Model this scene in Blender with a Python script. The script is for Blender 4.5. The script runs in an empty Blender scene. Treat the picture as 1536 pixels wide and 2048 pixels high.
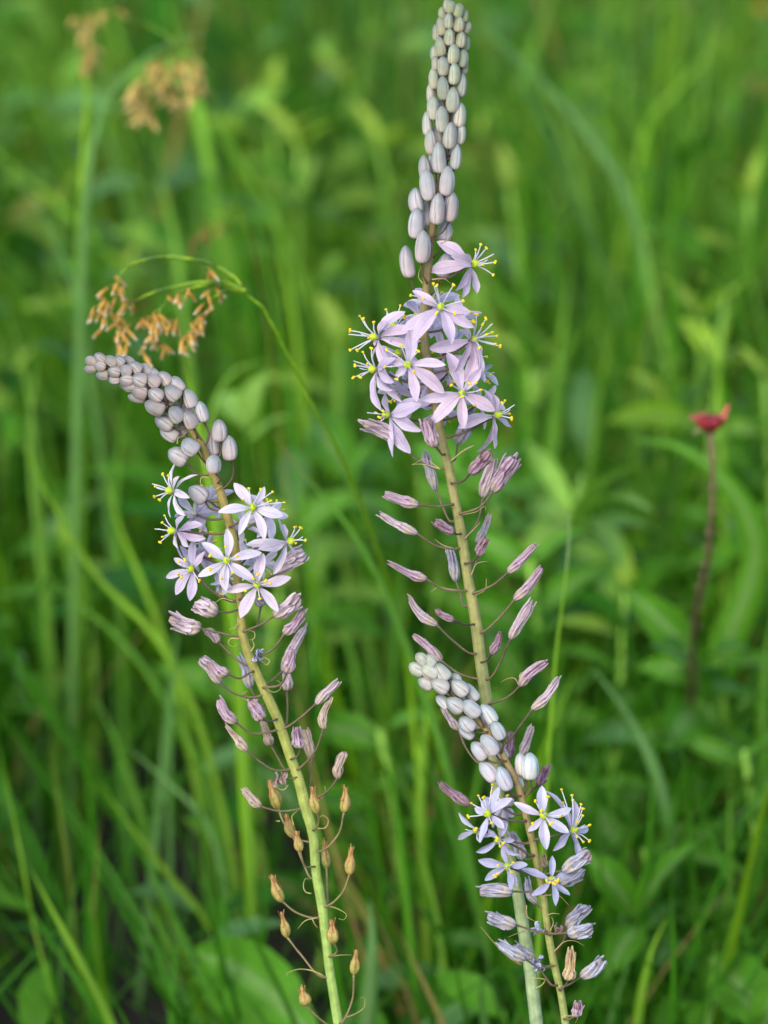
import bpy, math, random
import numpy as np
from mathutils import Vector
R = math.radians
SC = bpy.context.scene
COL = SC.collection
rng = random.Random(11)

# ------------------------------------------------------------------ camera
W_PX, H_PX = 1536.0, 2048.0
DIST, FRAME_W = 1.30, 0.230           # focus distance, width of the view there (m)
PITCH = R(18.0)
F_PX = W_PX * DIST / FRAME_W
PXM = FRAME_W / W_PX                  # metres per photo pixel at the focus distance
RIGHT = Vector((1, 0, 0))
UP = Vector((0, math.sin(PITCH), math.cos(PITCH)))
FWD = Vector((0, math.cos(PITCH), -math.sin(PITCH)))
CAM = Vector((0, 0, 0.36 + DIST * math.sin(PITCH)))
FOCUS = CAM + FWD * DIST
cd = bpy.data.cameras.new('camera'); cam = bpy.data.objects.new('camera', cd); COL.objects.link(cam)
cam.location = CAM; cam.rotation_euler = (R(90) - PITCH, 0, 0)
cd.sensor_fit = 'HORIZONTAL'; cd.sensor_width = 36.0; cd.lens = 36.0 * F_PX / W_PX
cd.clip_start = 0.05; cd.clip_end = 1000
cd.dof.use_dof = True; cd.dof.focus_distance = DIST; cd.dof.aperture_fstop = 14.5
SC.camera = cam
# ------------------------------------------------------------------ light
SUN_ELEV, SUN_AZ = 34.0, 205.0        # azimuth clockwise from +y (the view direction)
w = bpy.data.worlds.new('World'); SC.world = w; w.use_nodes = True
nt = w.node_tree; nt.nodes.clear()
sky = nt.nodes.new('ShaderNodeTexSky'); sky.sky_type = 'NISHITA'; sky.sun_disc = False
sky.sun_elevation = R(SUN_ELEV); sky.sun_rotation = R(SUN_AZ)
bg = nt.nodes.new('ShaderNodeBackground'); bg.inputs['Strength'].default_value = 0.125
wo = nt.nodes.new('ShaderNodeOutputWorld')
nt.links.new(sky.outputs[0], bg.inputs[0]); nt.links.new(bg.outputs[0], wo.inputs[0])
sd = bpy.data.lights.new('sun', 'SUN'); sun = bpy.data.objects.new('sun', sd); COL.objects.link(sun)
sd.energy = 1.3; sd.angle = R(40); sd.color = (1.0, 0.89, 0.75)
sdir = Vector((math.sin(R(SUN_AZ)) * math.cos(R(SUN_ELEV)), math.cos(R(SUN_AZ)) * math.cos(R(SUN_ELEV)), math.sin(R(SUN_ELEV))))
sun.rotation_euler = (-sdir).to_track_quat('-Z', 'Y').to_euler()
sun.location = (0, -1, 3)
SC.view_settings.view_transform = 'Standard'; SC.view_settings.look = 'None'
SC.view_settings.gamma = 1.0; SC.view_settings.use_curve_mapping = False
SC.view_settings.exposure = 1.2
SC.render.engine = 'CYCLES'
SC.cycles.use_denoising = True
SC.cycles.max_bounces = 8; SC.cycles.transmission_bounces = 4; SC.cycles.diffuse_bounces = 4

# ------------------------------------------------------------------ helpers
def srgb(r, g, b):
    f = lambda c: (c / 255 / 12.92) if c / 255 <= 0.04045 else ((c / 255 + 0.055) / 1.055) ** 2.4
    return (f(r), f(g), f(b))
def ray(px, py):
    return RIGHT * ((px - 768) / F_PX) + UP * (-(py - 1024) / F_PX) + FWD
def at_y(px, py, y):                                   # the point seen at that pixel, at horizontal distance y
    d = ray(px, py); return CAM + d * (y / d.y)
def project(v):
    q = Vector(v) - CAM; z = q.dot(FWD)
    return 768 + F_PX * q.dot(RIGHT) / z, 1024 - F_PX * q.dot(UP) / z
def mix(a, b, t): return tuple(x + (y - x) * t for x, y in zip(a, b))
def table(tab, t):
    for (a, va), (b, vb) in zip(tab, tab[1:]):
        if t <= b:
            k = 0 if b == a else (t - a) / (b - a)
            k = k * k * (3 - 2 * k) * 0.5 + k * 0.5
            return va + (vb - va) * k
    return tab[-1][1]
def smooth_path(pts, n):                               # Catmull-Rom through points, n samples
    pts = [Vector(p) for p in pts]
    if len(pts) == 2: return [pts[0].lerp(pts[1], i / (n - 1)) for i in range(n)]
    L = [0]
    for a, b in zip(pts, pts[1:]): L.append(L[-1] + (b - a).length)
    m = []
    for k in range(len(pts)):                          # tangents per metre, weighted by the neighbouring spans
        if k == 0: m.append((pts[1] - pts[0]) / max(1e-9, L[1]))
        elif k == len(pts) - 1: m.append((pts[k] - pts[k - 1]) / max(1e-9, L[k] - L[k - 1]))
        else:
            h0, h1 = max(1e-9, L[k] - L[k - 1]), max(1e-9, L[k + 1] - L[k])
            m.append(((pts[k] - pts[k - 1]) / h0 * h1 + (pts[k + 1] - pts[k]) / h1 * h0) / (h0 + h1))
    out = []; k = 0
    for i in range(n):
        s = L[-1] * i / (n - 1)
        while k < len(pts) - 2 and s > L[k + 1]: k += 1
        h = max(1e-9, L[k + 1] - L[k]); t = (s - L[k]) / h; t2, t3 = t * t, t ** 3
        out.append(pts[k] * (2 * t3 - 3 * t2 + 1) + m[k] * (h * (t3 - 2 * t2 + t)) + pts[k + 1] * (3 * t2 - 2 * t3) + m[k + 1] * (h * (t3 - t2)))
    return out
class MB:
    """collects vertices (world space), faces, uv per vertex and colour per vertex"""
    def __init__(s): s.v = []; s.f = []; s.uv = []; s.c = []; s.m = []
    def grid(s, rows, closed, uvs=None, cols=None, mat=0):
        o = len(s.v); n = len(rows[0])
        for i, r in enumerate(rows):
            for j, p in enumerate(r):
                s.v.append(tuple(p)); s.uv.append(uvs[i][j] if uvs else (j / max(1, n - 1), i / max(1, len(rows) - 1)))
                s.c.append(cols[i][j] if cols else (1, 1, 1))
        for i in range(len(rows) - 1):
            for j in range(n if closed else n - 1):
                k = (j + 1) % n
                s.f.append((o + i * n + j, o + i * n + k, o + (i + 1) * n + k, o + (i + 1) * n + j)); s.m.append(mat)
        return o
    def cap(s, start, n, flip=False, mat=0):
        f = list(range(start, start + n)); s.f.append(tuple(f[::-1] if flip else f)); s.m.append(mat)
    def tube(s, path, radii, seg=8, col=None, mat=0, caps=True):
        rows, cols = [], []
        d = (path[1] - path[0]).normalized(); side = d.cross(Vector((0.3, 0.9, 0.2))).normalized()
        for i, p in enumerate(path):
            a = path[max(0, i - 1)]; b = path[min(len(path) - 1, i + 1)]
            d = (b - a).normalized() if (b - a).length > 1e-9 else d
            side = (side - d * side.dot(d)).normalized(); nn = d.cross(side)
            r = radii[i] if hasattr(radii, '__len__') else radii
            rows.append([p + (side * math.cos(2 * math.pi * k / seg) + nn * math.sin(2 * math.pi * k / seg)) * r for k in range(seg)])
            t = i / (len(path) - 1)
            c = col(t) if callable(col) else (col or (1, 1, 1))
            cols.append([c] * seg)
        o = s.grid(rows, True, None, cols, mat)
        if caps:
            s.cap(o, seg, True, mat); s.cap(o + (len(path) - 1) * seg, seg, False, mat)
    def lathe(s, base, tip, prof, seg=16, rad=None, colf=None, bend=None, mat=0):
        """prof: list of (t, r); rad(t, phi) multiplies; world-space axis base->tip"""
        ax = tip - base; L = ax.length; ax = ax / L
        sd_ = ax.cross(Vector((0.2, 1, 0.15))).normalized(); nn = ax.cross(sd_)
        rows, cols, uvs = [], [], []
        for t, r in prof:
            row, cr, ur = [], [], []
            for k in range(seg):
                ph = 2 * math.pi * k / seg
                rr = r * (rad(t, ph) if rad else 1)
                p = base + ax * (L * t) + (sd_ * math.cos(ph) + nn * math.sin(ph)) * rr
                if bend: p = p + bend(t)
                row.append(p); cr.append(colf(t, ph) if colf else (1, 1, 1)); ur.append((k / seg, t))
            rows.append(row); cols.append(cr); uvs.append(ur)
        o = s.grid(rows, True, uvs, cols, mat)
        s.cap(o, seg, True, mat); s.cap(o + (len(prof) - 1) * seg, seg, False, mat)
    def build(s, name, mats, parent=None, smooth=True):
        off = Vector((0, 0, 0))
        if parent is not None:
            off = ORIGIN[parent.name]
        me = bpy.data.meshes.new(name)
        me.from_pydata([(x - off.x, y - off.y, z - off.z) for x, y, z in s.v], [], s.f)
        mats = mats if isinstance(mats, (list, tuple)) else [mats]
        for m in mats: me.materials.append(m)
        if len(mats) > 1: me.polygons.foreach_set('material_index', s.m)
        me.polygons.foreach_set('use_smooth', [smooth] * len(me.polygons))
        ca = me.color_attributes.new('col', 'FLOAT_COLOR', 'POINT')
        ca.data.foreach_set('color', np.array([(c[0], c[1], c[2], 1) for c in s.c], dtype=np.float32).ravel())
        ul = me.uv_layers.new(name='UVMap')
        li = np.empty(len(me.loops), dtype=np.int32); me.loops.foreach_get('vertex_index', li)
        ul.data.foreach_set('uv', np.array(s.uv, dtype=np.float32)[li].ravel())
        ob = bpy.data.objects.new(name, me); COL.objects.link(ob)
        if parent is not None: ob.parent = parent
        ORIGIN[ob.name] = off
        return ob
ORIGIN = {}
def thing(name, loc, label, cat, group=None):
    o = bpy.data.objects.new(name, None); COL.objects.link(o); o.location = loc
    o.empty_display_size = 0.02
    ORIGIN[o.name] = Vector(loc)
    return tag(o, label, cat, group)
def tag(o, label, cat, group=None):
    o['label'] = label; o['category'] = cat
    if group: o['group'] = group
    return o

# ------------------------------------------------------------------ materials
def mat_base(name):
    m = bpy.data.materials.new(name); m.use_nodes = True; n = m.node_tree.nodes; n.clear()
    return m, n, m.node_tree.links
def leafy(name, use_attr=True, color=(0.1, 0.2, 0.03), transl=0.35, rough=0.45, spec=0.3, vary=0.25, scale=60, tcol=(1.0, 1.05, 0.55), stripes=0.0, bump=0.0, sat=1.0):
    """diffuse + translucent sheet with a coat of gloss; colour from the mesh attribute"""
    m, n, l = mat_base(name)
    out = n.new('ShaderNodeOutputMaterial')
    if use_attr:
        a = n.new('ShaderNodeAttribute'); a.attribute_name = 'col'; csock = a.outputs['Color']
    else:
        a = n.new('ShaderNodeRGB'); a.outputs[0].default_value = (*color, 1); csock = a.outputs[0]
    tc = n.new('ShaderNodeTexCoord')
    nz = n.new('ShaderNodeTexNoise'); nz.inputs['Scale'].default_value = scale; nz.inputs['Detail'].default_value = 4
    l.new(tc.outputs['Object'], nz.inputs['Vector'])
    mr = n.new('ShaderNodeMapRange'); mr.inputs['From Min'].default_value = 0.3; mr.inputs['From Max'].default_value = 0.7
    mr.inputs['To Min'].default_value = 1 - vary; mr.inputs['To Max'].default_value = 1 + vary
    l.new(nz.outputs['Fac'], mr.inputs['Value'])
    mul = n.new('ShaderNodeVectorMath'); mul.operation = 'SCALE'
    l.new(csock, mul.inputs[0]); l.new(mr.outputs[0], mul.inputs['Scale'])
    cs = mul.outputs[0]
    if stripes > 0:                                   # fine lengthwise veins
        uv = n.new('ShaderNodeSeparateXYZ'); l.new(tc.outputs['UV'], uv.inputs[0])
        wv = n.new('ShaderNodeMath'); wv.operation = 'MULTIPLY'; wv.inputs[1].default_value = 44.0
        l.new(uv.outputs['X'], wv.inputs[0])
        sn = n.new('ShaderNodeMath'); sn.operation = 'SINE'; l.new(wv.outputs[0], sn.inputs[0])
        m2 = n.new('ShaderNodeMapRange'); m2.inputs['From Min'].default_value = -1
        m2.inputs['To Min'].default_value = 1 - stripes; m2.inputs['To Max'].default_value = 1 + stripes * 0.3
        l.new(sn.outputs[0], m2.inputs['Value'])
        mu2 = n.new('ShaderNodeVectorMath'); mu2.operation = 'SCALE'
        l.new(cs, mu2.inputs[0]); l.new(m2.outputs[0], mu2.inputs['Scale']); cs = mu2.outputs[0]
    pb = n.new('ShaderNodeBsdfPrincipled'); pb.inputs['Roughness'].default_value = rough
    pb.inputs['Specular IOR Level'].default_value = spec
    l.new(cs, pb.inputs['Base Color'])
    if bump > 0:
        b = n.new('ShaderNodeBump'); b.inputs['Strength'].default_value = bump; b.inputs['Distance'].default_value = 0.0004
        nb = n.new('ShaderNodeTexNoise'); nb.inputs['Scale'].default_value = 900; nb.inputs['Detail'].default_value = 3
        l.new(tc.outputs['Object'], nb.inputs['Vector']); l.new(nb.outputs['Fac'], b.inputs['Height'])
        l.new(b.outputs[0], pb.inputs['Normal'])
    if transl > 0:
        tr = n.new('ShaderNodeBsdfTranslucent')
        tm = n.new('ShaderNodeVectorMath'); tm.operation = 'MULTIPLY'; tm.inputs[1].default_value = tcol
        l.new(cs, tm.inputs[0]); l.new(tm.outputs[0], tr.inputs[0])
        mx = n.new('ShaderNodeMixShader'); mx.inputs[0].default_value = transl
        l.new(pb.outputs[0], mx.inputs[1]); l.new(tr.outputs[0], mx.inputs[2]); l.new(mx.outputs[0], out.inputs[0])
    else:
        l.new(pb.outputs[0], out.inputs[0])
    return m
M_PETAL = leafy('petal_lilac', transl=0.30, rough=0.5, spec=0.25, vary=0.06, scale=500, tcol=(1, 0.97, 1.02), stripes=0.17)
M_BUD = leafy('bud_skin', transl=0.0, rough=0.5, spec=0.3, vary=0.07, scale=420, bump=0.15)
M_WILT = leafy('wilted_petal', transl=0.12, rough=0.6, spec=0.2, vary=0.16, scale=700, tcol=(1, 0.95, 1), bump=0.5)
M_CAPS = leafy('capsule_skin', transl=0.0, rough=0.5, spec=0.3, vary=0.22, scale=650, bump=0.5)
M_STEM = leafy('stalk_skin', transl=0.0, rough=0.6, spec=0.22, vary=0.22, scale=330, bump=0.7, stripes=0.10)
M_OVARY = leafy('ovary_green', transl=0.0, rough=0.4, spec=0.35, vary=0.1, scale=600)
M_ANTHER = leafy('anther_pollen', transl=0.0, rough=0.8, spec=0.1, vary=0.12, scale=1500, bump=0.6)
M_GRASS = leafy('grass_blade', transl=0.45, rough=0.5, spec=0.18, vary=0.2, scale=25, tcol=(1.05, 1.15, 0.4))
M_LEAF = leafy('broad_leaf', transl=0.4, rough=0.5, spec=0.2, vary=0.22, scale=70, tcol=(1.05, 1.15, 0.4), stripes=0.12, bump=0.4)
M_SPIKELET = leafy('sedge_spikelet', transl=0.1, rough=0.7, spec=0.15, vary=0.25, scale=500, tcol=(1, 0.9, 0.6), bump=0.5)
M_RED = leafy('red_flower_head', transl=0.0, rough=0.6, spec=0.2, vary=0.2, scale=300, tcol=(1, 0.5, 0.5), bump=0.5)
def soil():
    m, n, l = mat_base('meadow_soil')
    out = n.new('ShaderNodeOutputMaterial'); pb = n.new('ShaderNodeBsdfPrincipled'); pb.inputs['Roughness'].default_value = 0.95
    tc = n.new('ShaderNodeTexCoord'); nz = n.new('ShaderNodeTexNoise'); nz.inputs['Scale'].default_value = 14; nz.inputs['Detail'].default_value = 8
    l.new(tc.outputs['Object'], nz.inputs['Vector'])
    r = n.new('ShaderNodeValToRGB'); r.color_ramp.elements[0].position = 0.35; r.color_ramp.elements[0].color = (0.010, 0.006, 0.004, 1)
    r.color_ramp.elements[1].position = 0.7; r.color_ramp.elements[1].color = (0.04, 0.03, 0.014, 1)
    e = r.color_ramp.elements.new(0.55); e.color = (0.02, 0.016, 0.007, 1)
    l.new(nz.outputs['Fac'], r.inputs[0]); l.new(r.outputs[0], pb.inputs['Base Color'])
    b = n.new('ShaderNodeBump'); b.inputs['Distance'].default_value = 0.01; b.inputs['Strength'].default_value = 0.8
    l.new(nz.outputs['Fac'], b.inputs['Height']); l.new(b.outputs[0], pb.inputs['Normal']); l.new(pb.outputs[0], out.inputs[0])
    return m
# ------------------------------------------------------------------ ground
def build_ground():
    xs = sorted(set([-300, -60, -15] + [x * 0.15 for x in range(-20, 21)] + [15, 60, 300]))
    ys = sorted(set([-300, -60, -10] + [y * 0.15 for y in range(0, 45)] + [15, 60, 300]))
    g = MB(); r2 = random.Random(3)
    rows = [[Vector((x, y, -0.004 + (r2.uniform(-0.006, 0.006) if abs(x) < 3 and 0 <= y < 7 else 0))) for x in xs] for y in ys]
    g.grid(rows, False)
    o = g.build('ground', soil()); o['kind'] = 'structure'
build_ground()

# ------------------------------------------------------------------ the flower spikes
LEAN = R(8)
def TR(ox, oy, s=3.072): return lambda x, y: (ox + x / s, oy + y / s)
LILAC = srgb(210, 194, 218); PINK = srgb(224, 198, 214); BLUE = srgb(198, 200, 226); PALE = srgb(230, 222, 234)
class Spike:
    def __init__(s, label, depth, stem, colf):
        """stem: list of (px, py, width_px) from the tip down; depth: metres behind the focus plane"""
        s.off = depth; s.rng = random.Random(hash(label) % 7 if False else len(label))
        s.nrm = Vector((0, math.cos(LEAN), -math.sin(LEAN)))
        s.p0 = FOCUS + Vector((0, depth, 0))
        s.stem = stem
        pts = [s.pt(x, y) for x, y, _ in stem]; wd = [q[2] * PXM / 2 for q in stem]
        last, prev = pts[-1], pts[-2]
        d = (last - prev).normalized(); d = Vector((d.x * 0.5, d.y, d.z)); ground = last + d * (last.z / -d.z)
        pts += [last.lerp(ground, 0.5), Vector((ground.x, ground.y, -0.005))]; wd += [wd[-1] * 1.1, wd[-1] * 1.25]
        s.root = thing('flower_spike', (ground.x, ground.y, 0), label, 'wildflower', 'wild hyacinth spikes')
        n = 110; path = smooth_path(pts, n)
        # radii follow the control points by height order along the path
        acc = [0]
        for a, b in zip(pts, pts[1:]): acc.append(acc[-1] + (b - a).length)
        rad = [float(np.interp(acc[-1] * i / (n - 1), acc, wd)) for i in range(n)]
        r2 = random.Random(5); rad = [r * (1 + r2.uniform(-0.035, 0.035)) for r in rad]
        vis = acc[len(stem) - 1] / acc[-1]
        b = MB(); b.tube(path, rad, 16, col=lambda t: colf(min(1, t / vis))); s.stem_ob = b.build('stem', M_STEM, s.root)
        s.poly = [(x, y) for x, y, _ in stem]
    def pt(s, px, py, dd=0.0):
        d = ray(px, py); q = CAM + d * ((s.p0 - CAM).dot(s.nrm) / d.dot(s.nrm))
        return q - d.normalized() * (dd * PXM)
    def near(s, px, py):
        best = None
        for (x0, y0), (x1, y1) in zip(s.poly, s.poly[1:]):
            l2 = (x1 - x0) ** 2 + (y1 - y0) ** 2; t = max(0, min(1, ((px - x0) * (x1 - x0) + (py - y0) * (y1 - y0)) / l2))
            q = (x0 + t * (x1 - x0), y0 + t * (y1 - y0)); d = math.hypot(px - q[0], py - q[1])
            if best is None or d < best[0]: best = (d, q, ((x1 - x0) / math.sqrt(l2), (y1 - y0) / math.sqrt(l2)))
        return best
    def depth_of(s, px, py, rad, sign):
        h = s.near(px, py)[0]
        return sign * math.sqrt(max(0.0, rad * rad - h * h)) if h < rad else s.rng.uniform(-8, 8)
    # ---- stalk from a pixel path; first point at the flower, last on the stem
    def pedicel(s, pix, dd, parent, r0=1.7, r1=2.0, col=None):
        n = len(pix); q = s.near(*pix[-1])[1]; pix = list(pix) + [q]
        pts = [s.pt(x, y, dd * (1 - i / n) ** 1.0) for i, (x, y) in enumerate(pix)]
        col = col or srgb(104, 84, 78)
        path = smooth_path(pts, 14)
        fl = [1.5, 1.15] + [1 + s.rng.uniform(-.08, .08) for _ in range(9)] + [1.12, 1.4, 1.8]
        b = MB(); b.tube(path, [PXM * (r0 + (r1 - r0) * i / 13) * fl[i] for i in range(14)], 7, col=lambda t: mix(col, srgb(128, 112, 74), t * 0.6))
        return b.build('pedicel', M_STEM, parent)
    def auto_pix(s, bx, by, drop):
        h, q, tg = s.near(bx, by); tx, ty = tg
        e = s.near(q[0] + tx * drop, q[1] + ty * drop)[1]
        return [(bx, by), ((bx * 0.6 + e[0] * 0.4) + tx * drop * 0.18, (by * 0.6 + e[1] * 0.4) + ty * drop * 0.3), e]
    def bract(s, pix, dd=6, r=1.0, col=None):
        pts = [s.pt(x, y, dd) for x, y in pix]; path = smooth_path(pts, 16)
        b = MB(); b.tube(path, [PXM * r * (1.25 - 0.95 * i / 15) for i in range(16)], 5, col=col or srgb(176, 160, 116))
        return b.build('bract', M_STEM, s.root)
    def bud(s, cx, cy, ln, wd, ang, sign=1, rad=36, c0=None, c1=None, ped=None, drop=26):
        """c0 colour at the base, c1 at the tip; ang: degrees the tip leans to the left of upright"""
        g = s.rng
        a = R(ang); ux, uy = -math.sin(a), -math.cos(a)
        dd = s.depth_of(cx, cy, rad, sign)
        h, q, tg = s.near(cx, cy)
        tilt = (0.28 if sign > 0 else -0.28) * min(1, abs(dd) / max(1, rad))
        base = s.pt(cx - ux * ln / 2, cy - uy * ln / 2, dd - ln * tilt * 0.5)
        tip = s.pt(cx + ux * ln / 2, cy + uy * ln / 2, dd + ln * tilt * 0.5)
        prof0 = [(0, .20), (.015, .46), (.045, .68), (.10, .85), (.18, .95), (.30, 1.0), (.44, 1.0), (.58, .96), (.70, .88), (.80, .75), (.88, .58), (.94, .40), (.98, .22), (1, .06)]
        wr = wd * PXM / 2 * g.uniform(1.02, 1.12)
        ph0 = g.uniform(0, 6.28); tw = g.uniform(-.5, .5); k3 = g.uniform(.8, 1.2)
        def seam(t, ph):
            x = (ph + ph0 + tw * t) * 3 / (2 * math.pi); x = x - math.floor(x)
            y = x * 2 - math.floor(x * 2)
            return x, y
        def rad_(t, ph):
            x, y = seam(t, ph)
            e = math.sin(math.pi * min(1, max(0, t)))
            g1 = math.exp(-(min(x, 1 - x) / .045) ** 2); g2 = math.exp(-((y - .5) / .09) ** 2)
            return 1 + k3 * (.25 + .75 * e) * (-.12 * g1 + .05 * math.sin(math.pi * x)) + .05 * e * g2 * (1 if .2 < x < .8 else .3) + .02 * math.sin(5 * t + ph0 * 3)
        c0 = c0 or PALE; c1 = c1 or srgb(170, 172, 190)
        br = g.uniform(.84, 1.08); sh = g.uniform(-.05, .05); stripe = mix(srgb(108, 122, 104), srgb(130, 104, 122), g.random()); c1 = mix(c1, srgb(128, 142, 156), g.uniform(0, .25)); c0 = mix(c0, srgb(206, 182, 190), g.uniform(0, .15))
        def colf(t, ph):
            x, y = seam(t, ph)
            c = mix(c0, c1, max(0, min(1, (t - .1) / .8)) ** .9)
            g1 = math.exp(-(min(x, 1 - x) / .035) ** 2)
            c = mix(c, mix(c, srgb(100, 76, 84), .7), g1)
            c = mix(c, srgb(232, 226, 224), .35 * math.exp(-((min(x, 1 - x) - .11) / .05) ** 2))
            c = mix(c, srgb(150, 112, 118), .5 * max(0, 1 - t / .09))
            g3 = math.exp(-((x - .5) / .05) ** 2)
            c = mix(c, mix(c, stripe, .8), (g3 + .8 * math.exp(-((x - .36) / .03) ** 2) + .8 * math.exp(-((x - .64) / .03) ** 2)) * .6 * (.35 + .65 * t))
            c = mix(c, srgb(104, 110, 100), .6 * max(0, (t - .78) / .22))
            c = mix(c, mix(c, srgb(160, 140, 140), .5), .35 * max(0, math.sin(x * 40 + 3 * ph0)) ** 3)
            return (c[0] * (br + sh), c[1] * br, c[2] * (br - sh * .5))
        skew = (RIGHT * g.uniform(-1, 1) + UP * g.uniform(-.5, .5)) * (wr * .16); b = MB(); b.lathe(base, tip, [(t, r * wr) for t, r in prof0], 34, rad_, colf, lambda t: skew * math.sin(math.pi * t))
        o = b.build('bud', M_BUD, s.root)
        bx, by = cx - ux * ln / 2 * .94, cy - uy * ln / 2 * .94
        s.pedicel(ped if ped else s.auto_pix(bx, by, drop), dd - ln * tilt * .5, o, 1.9, 2.2, srgb(84, 60, 60))
        return o
    def petal(s, parent, c, tip, axis, hw, bow, col, g, cup=0.35):
        d = tip - c; L = d.length; d = d / L
        side = d.cross(axis)
        if side.length < 0.2: side = d.cross(Vector((g.uniform(-1, 1), g.uniform(-1, 1), g.uniform(-1, 1))))
        side.normalize(); nn = side.cross(d)
        if nn.dot(axis) < 0: nn = -nn
        tab = [(0, .26), (.12, .36), (.3, .74), (.5, .98), (.62, 1.0), (.78, .84), (.9, .52), (.97, .25), (1, .06)]
        nt_, nu = 14, 9; rows, cols, uvs = [], [], []
        tw = g.uniform(-.6, .6); wob = g.uniform(-.16, .16); rec = g.uniform(-.02, .12); ph = g.uniform(0, 6)
        for i in range(nt_):
            t = i / (nt_ - 1); wdt = hw * table(tab, t)
            cen = c + d * (L * t) + nn * (L * (bow * math.sin(math.pi * t ** .8) - rec * t ** 4)) + side * (L * wob * math.sin(math.pi * t) * .5)
            ca, sa = math.cos(tw * t), math.sin(tw * t); sd2 = side * ca + nn * sa; n2 = nn * ca - side * sa
            row, cr, ur = [], [], []
            for j in range(nu):
                u = -1 + 2 * j / (nu - 1)
                edge = .13 * math.sin(t * 11 + ph + 2 * u) * abs(u) ** 2
                row.append(cen + sd2 * (wdt * u) + n2 * (wdt * (cup * u * u - .10 * math.exp(-(u / .25) ** 2) + edge)))
                k = (math.exp(-(u / .17) ** 2) * .45 + math.exp(-((abs(u) - .5) / .12) ** 2) * .14) * (1 - .45 * t)
                cc = mix(col, srgb(140, 122, 186), k)
                cc = mix(cc, srgb(150, 140, 190), max(0, .18 - t) * 2.4)
                cr.append(mix(cc, PALE, .25 * abs(u) ** 2)); ur.append((j / (nu - 1), t))
            rows.append(row); cols.append(cr); uvs.append(ur)
        b = MB(); b.grid(rows, False, uvs, cols)
        return b.build('petal', M_PETAL, parent)
    def flower(s, T, c, axis, tips, anthers=None, sign=1, rad=70, ped=None, col=LILAC, dd=None, faded=0.0, hw=.164, auto_st=6, ovary=1.0, L=None):
        g = s.rng
        cx, cy = T(*c); tips = [T(*q) for q in tips]
        dd = s.depth_of(cx, cy, rad, sign) if dd is None else dd
        c3 = s.pt(cx, cy, dd)
        a = Vector(axis).normalized()
        Lp = L or max(58.0, 1.04 * sorted(math.hypot(x - cx, y - cy) for x, y in tips)[-2])
        ax3 = RIGHT * a.x + UP * a.y - FWD * a.z
        def W3(dx, dy, dz): return c3 + (RIGHT * dx + UP * -dy - FWD * dz) * PXM
        b = MB()                                       # the centre: receptacle and ovary
        o_base = c3 - ax3 * (5 * PXM); o_tip = c3 + ax3 * (19 * PXM * ovary)
        prof = [(0, 2.2), (.15, 3.6), (.3, 5.2), (.42, 7.2), (.55, 8.6), (.7, 8.4), (.83, 6.6), (.93, 4.0), (1, .8)]
        gc = mix(srgb(176, 200, 40), srgb(150, 160, 70), faded)
        b.lathe(o_base, o_tip, [(t, r * PXM * (0.92 if ovary >= 1 else .8)) for t, r in prof], 18, lambda t, p: 1 + .09 * math.cos(3 * p) * math.sin(math.pi * t),
                lambda t, p: mix(srgb(150, 150, 150), gc, max(0, min(1, (t - .25) * 5))))
        st = o_tip; b.tube([st - ax3 * PXM, st + ax3 * (9 * PXM) + RIGHT * (g.uniform(-2, 2) * PXM), st + ax3 * (18 * PXM) + UP * (3 * PXM)], [1.1 * PXM, .9 * PXM, .8 * PXM], 6, col=srgb(205, 200, 220))
        fl = b.build('flower', M_OVARY, s.root)
        for x, y in tips:
            dx, dy = x - cx, y - cy; d2 = math.hypot(dx, dy)
            lim = math.sqrt(max(0, Lp * Lp - d2 * d2))
            want = (.06 * Lp - dx * a.x + dy * a.y) / (a.z if abs(a.z) > .15 else .15)
            dz = max(-lim, min(lim, want))
            tip3 = W3(dx, dy, dz); c0 = c3 + (tip3 - c3).normalized() * (3.0 * PXM) - ax3 * (1.5 * PXM)
            Ln = (tip3 - c3).length
            k = g.uniform(0, 1); cc = mix(col, BLUE if k < .4 else (PINK if k > .65 else PALE), g.uniform(.05, .4))
            if faded: cc = mix(cc, srgb(150, 154, 190), faded)
            s.petal(fl, c0, tip3, ax3, max(Ln, 50 * PXM) * hw * g.uniform(.78, 1.12) * (1 - .3 * faded), g.uniform(-.01, .17), cc, g, cup=.3 + .5 * faded)
        pts = []
        if anthers: pts = [(T(*q[:2]), len(q) < 3) for q in anthers]
        else:
            u = ax3.cross(UP).normalized() if abs(ax3.dot(UP)) < .9 else ax3.cross(RIGHT).normalized(); v = ax3.cross(u)
            for i in range(auto_st):
                ph = i * math.pi / 3 + g.uniform(-.2, .2); al = R(g.uniform(34, 50)); l = g.uniform(.52, .66) * Lp
                pts.append((ax3 * math.cos(al) * l + (u * math.cos(ph) + v * math.sin(ph)) * math.sin(al) * l, True))
        for q, has in pts:
            if isinstance(q, Vector): e = c3 + q * PXM
            else:
                dx, dy = q[0] - cx, q[1] - cy; d2 = math.hypot(dx, dy); l = .66 * Lp
                lim = math.sqrt(max(0, l * l - d2 * d2))
                dz = lim if a.z > .6 else g.uniform(-.2, 1) * lim
                e = W3(dx, dy, dz)
            st0 = c3 + ax3 * (3 * PXM) + (e - c3).normalized() * (4 * PXM)
            mid = st0.lerp(e, .5) + ax3 * (2.5 * PXM) + UP * (g.uniform(-2, 2) * PXM)
            path = smooth_path([st0, mid, e], 9)
            b = MB(); b.tube(path, [PXM * (1.75 - .75 * i / 8) for i in range(9)], 6, col=lambda t: mix(srgb(196, 190, 226), srgb(236, 234, 240), min(1, t * 1.5)), mat=0)
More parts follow.
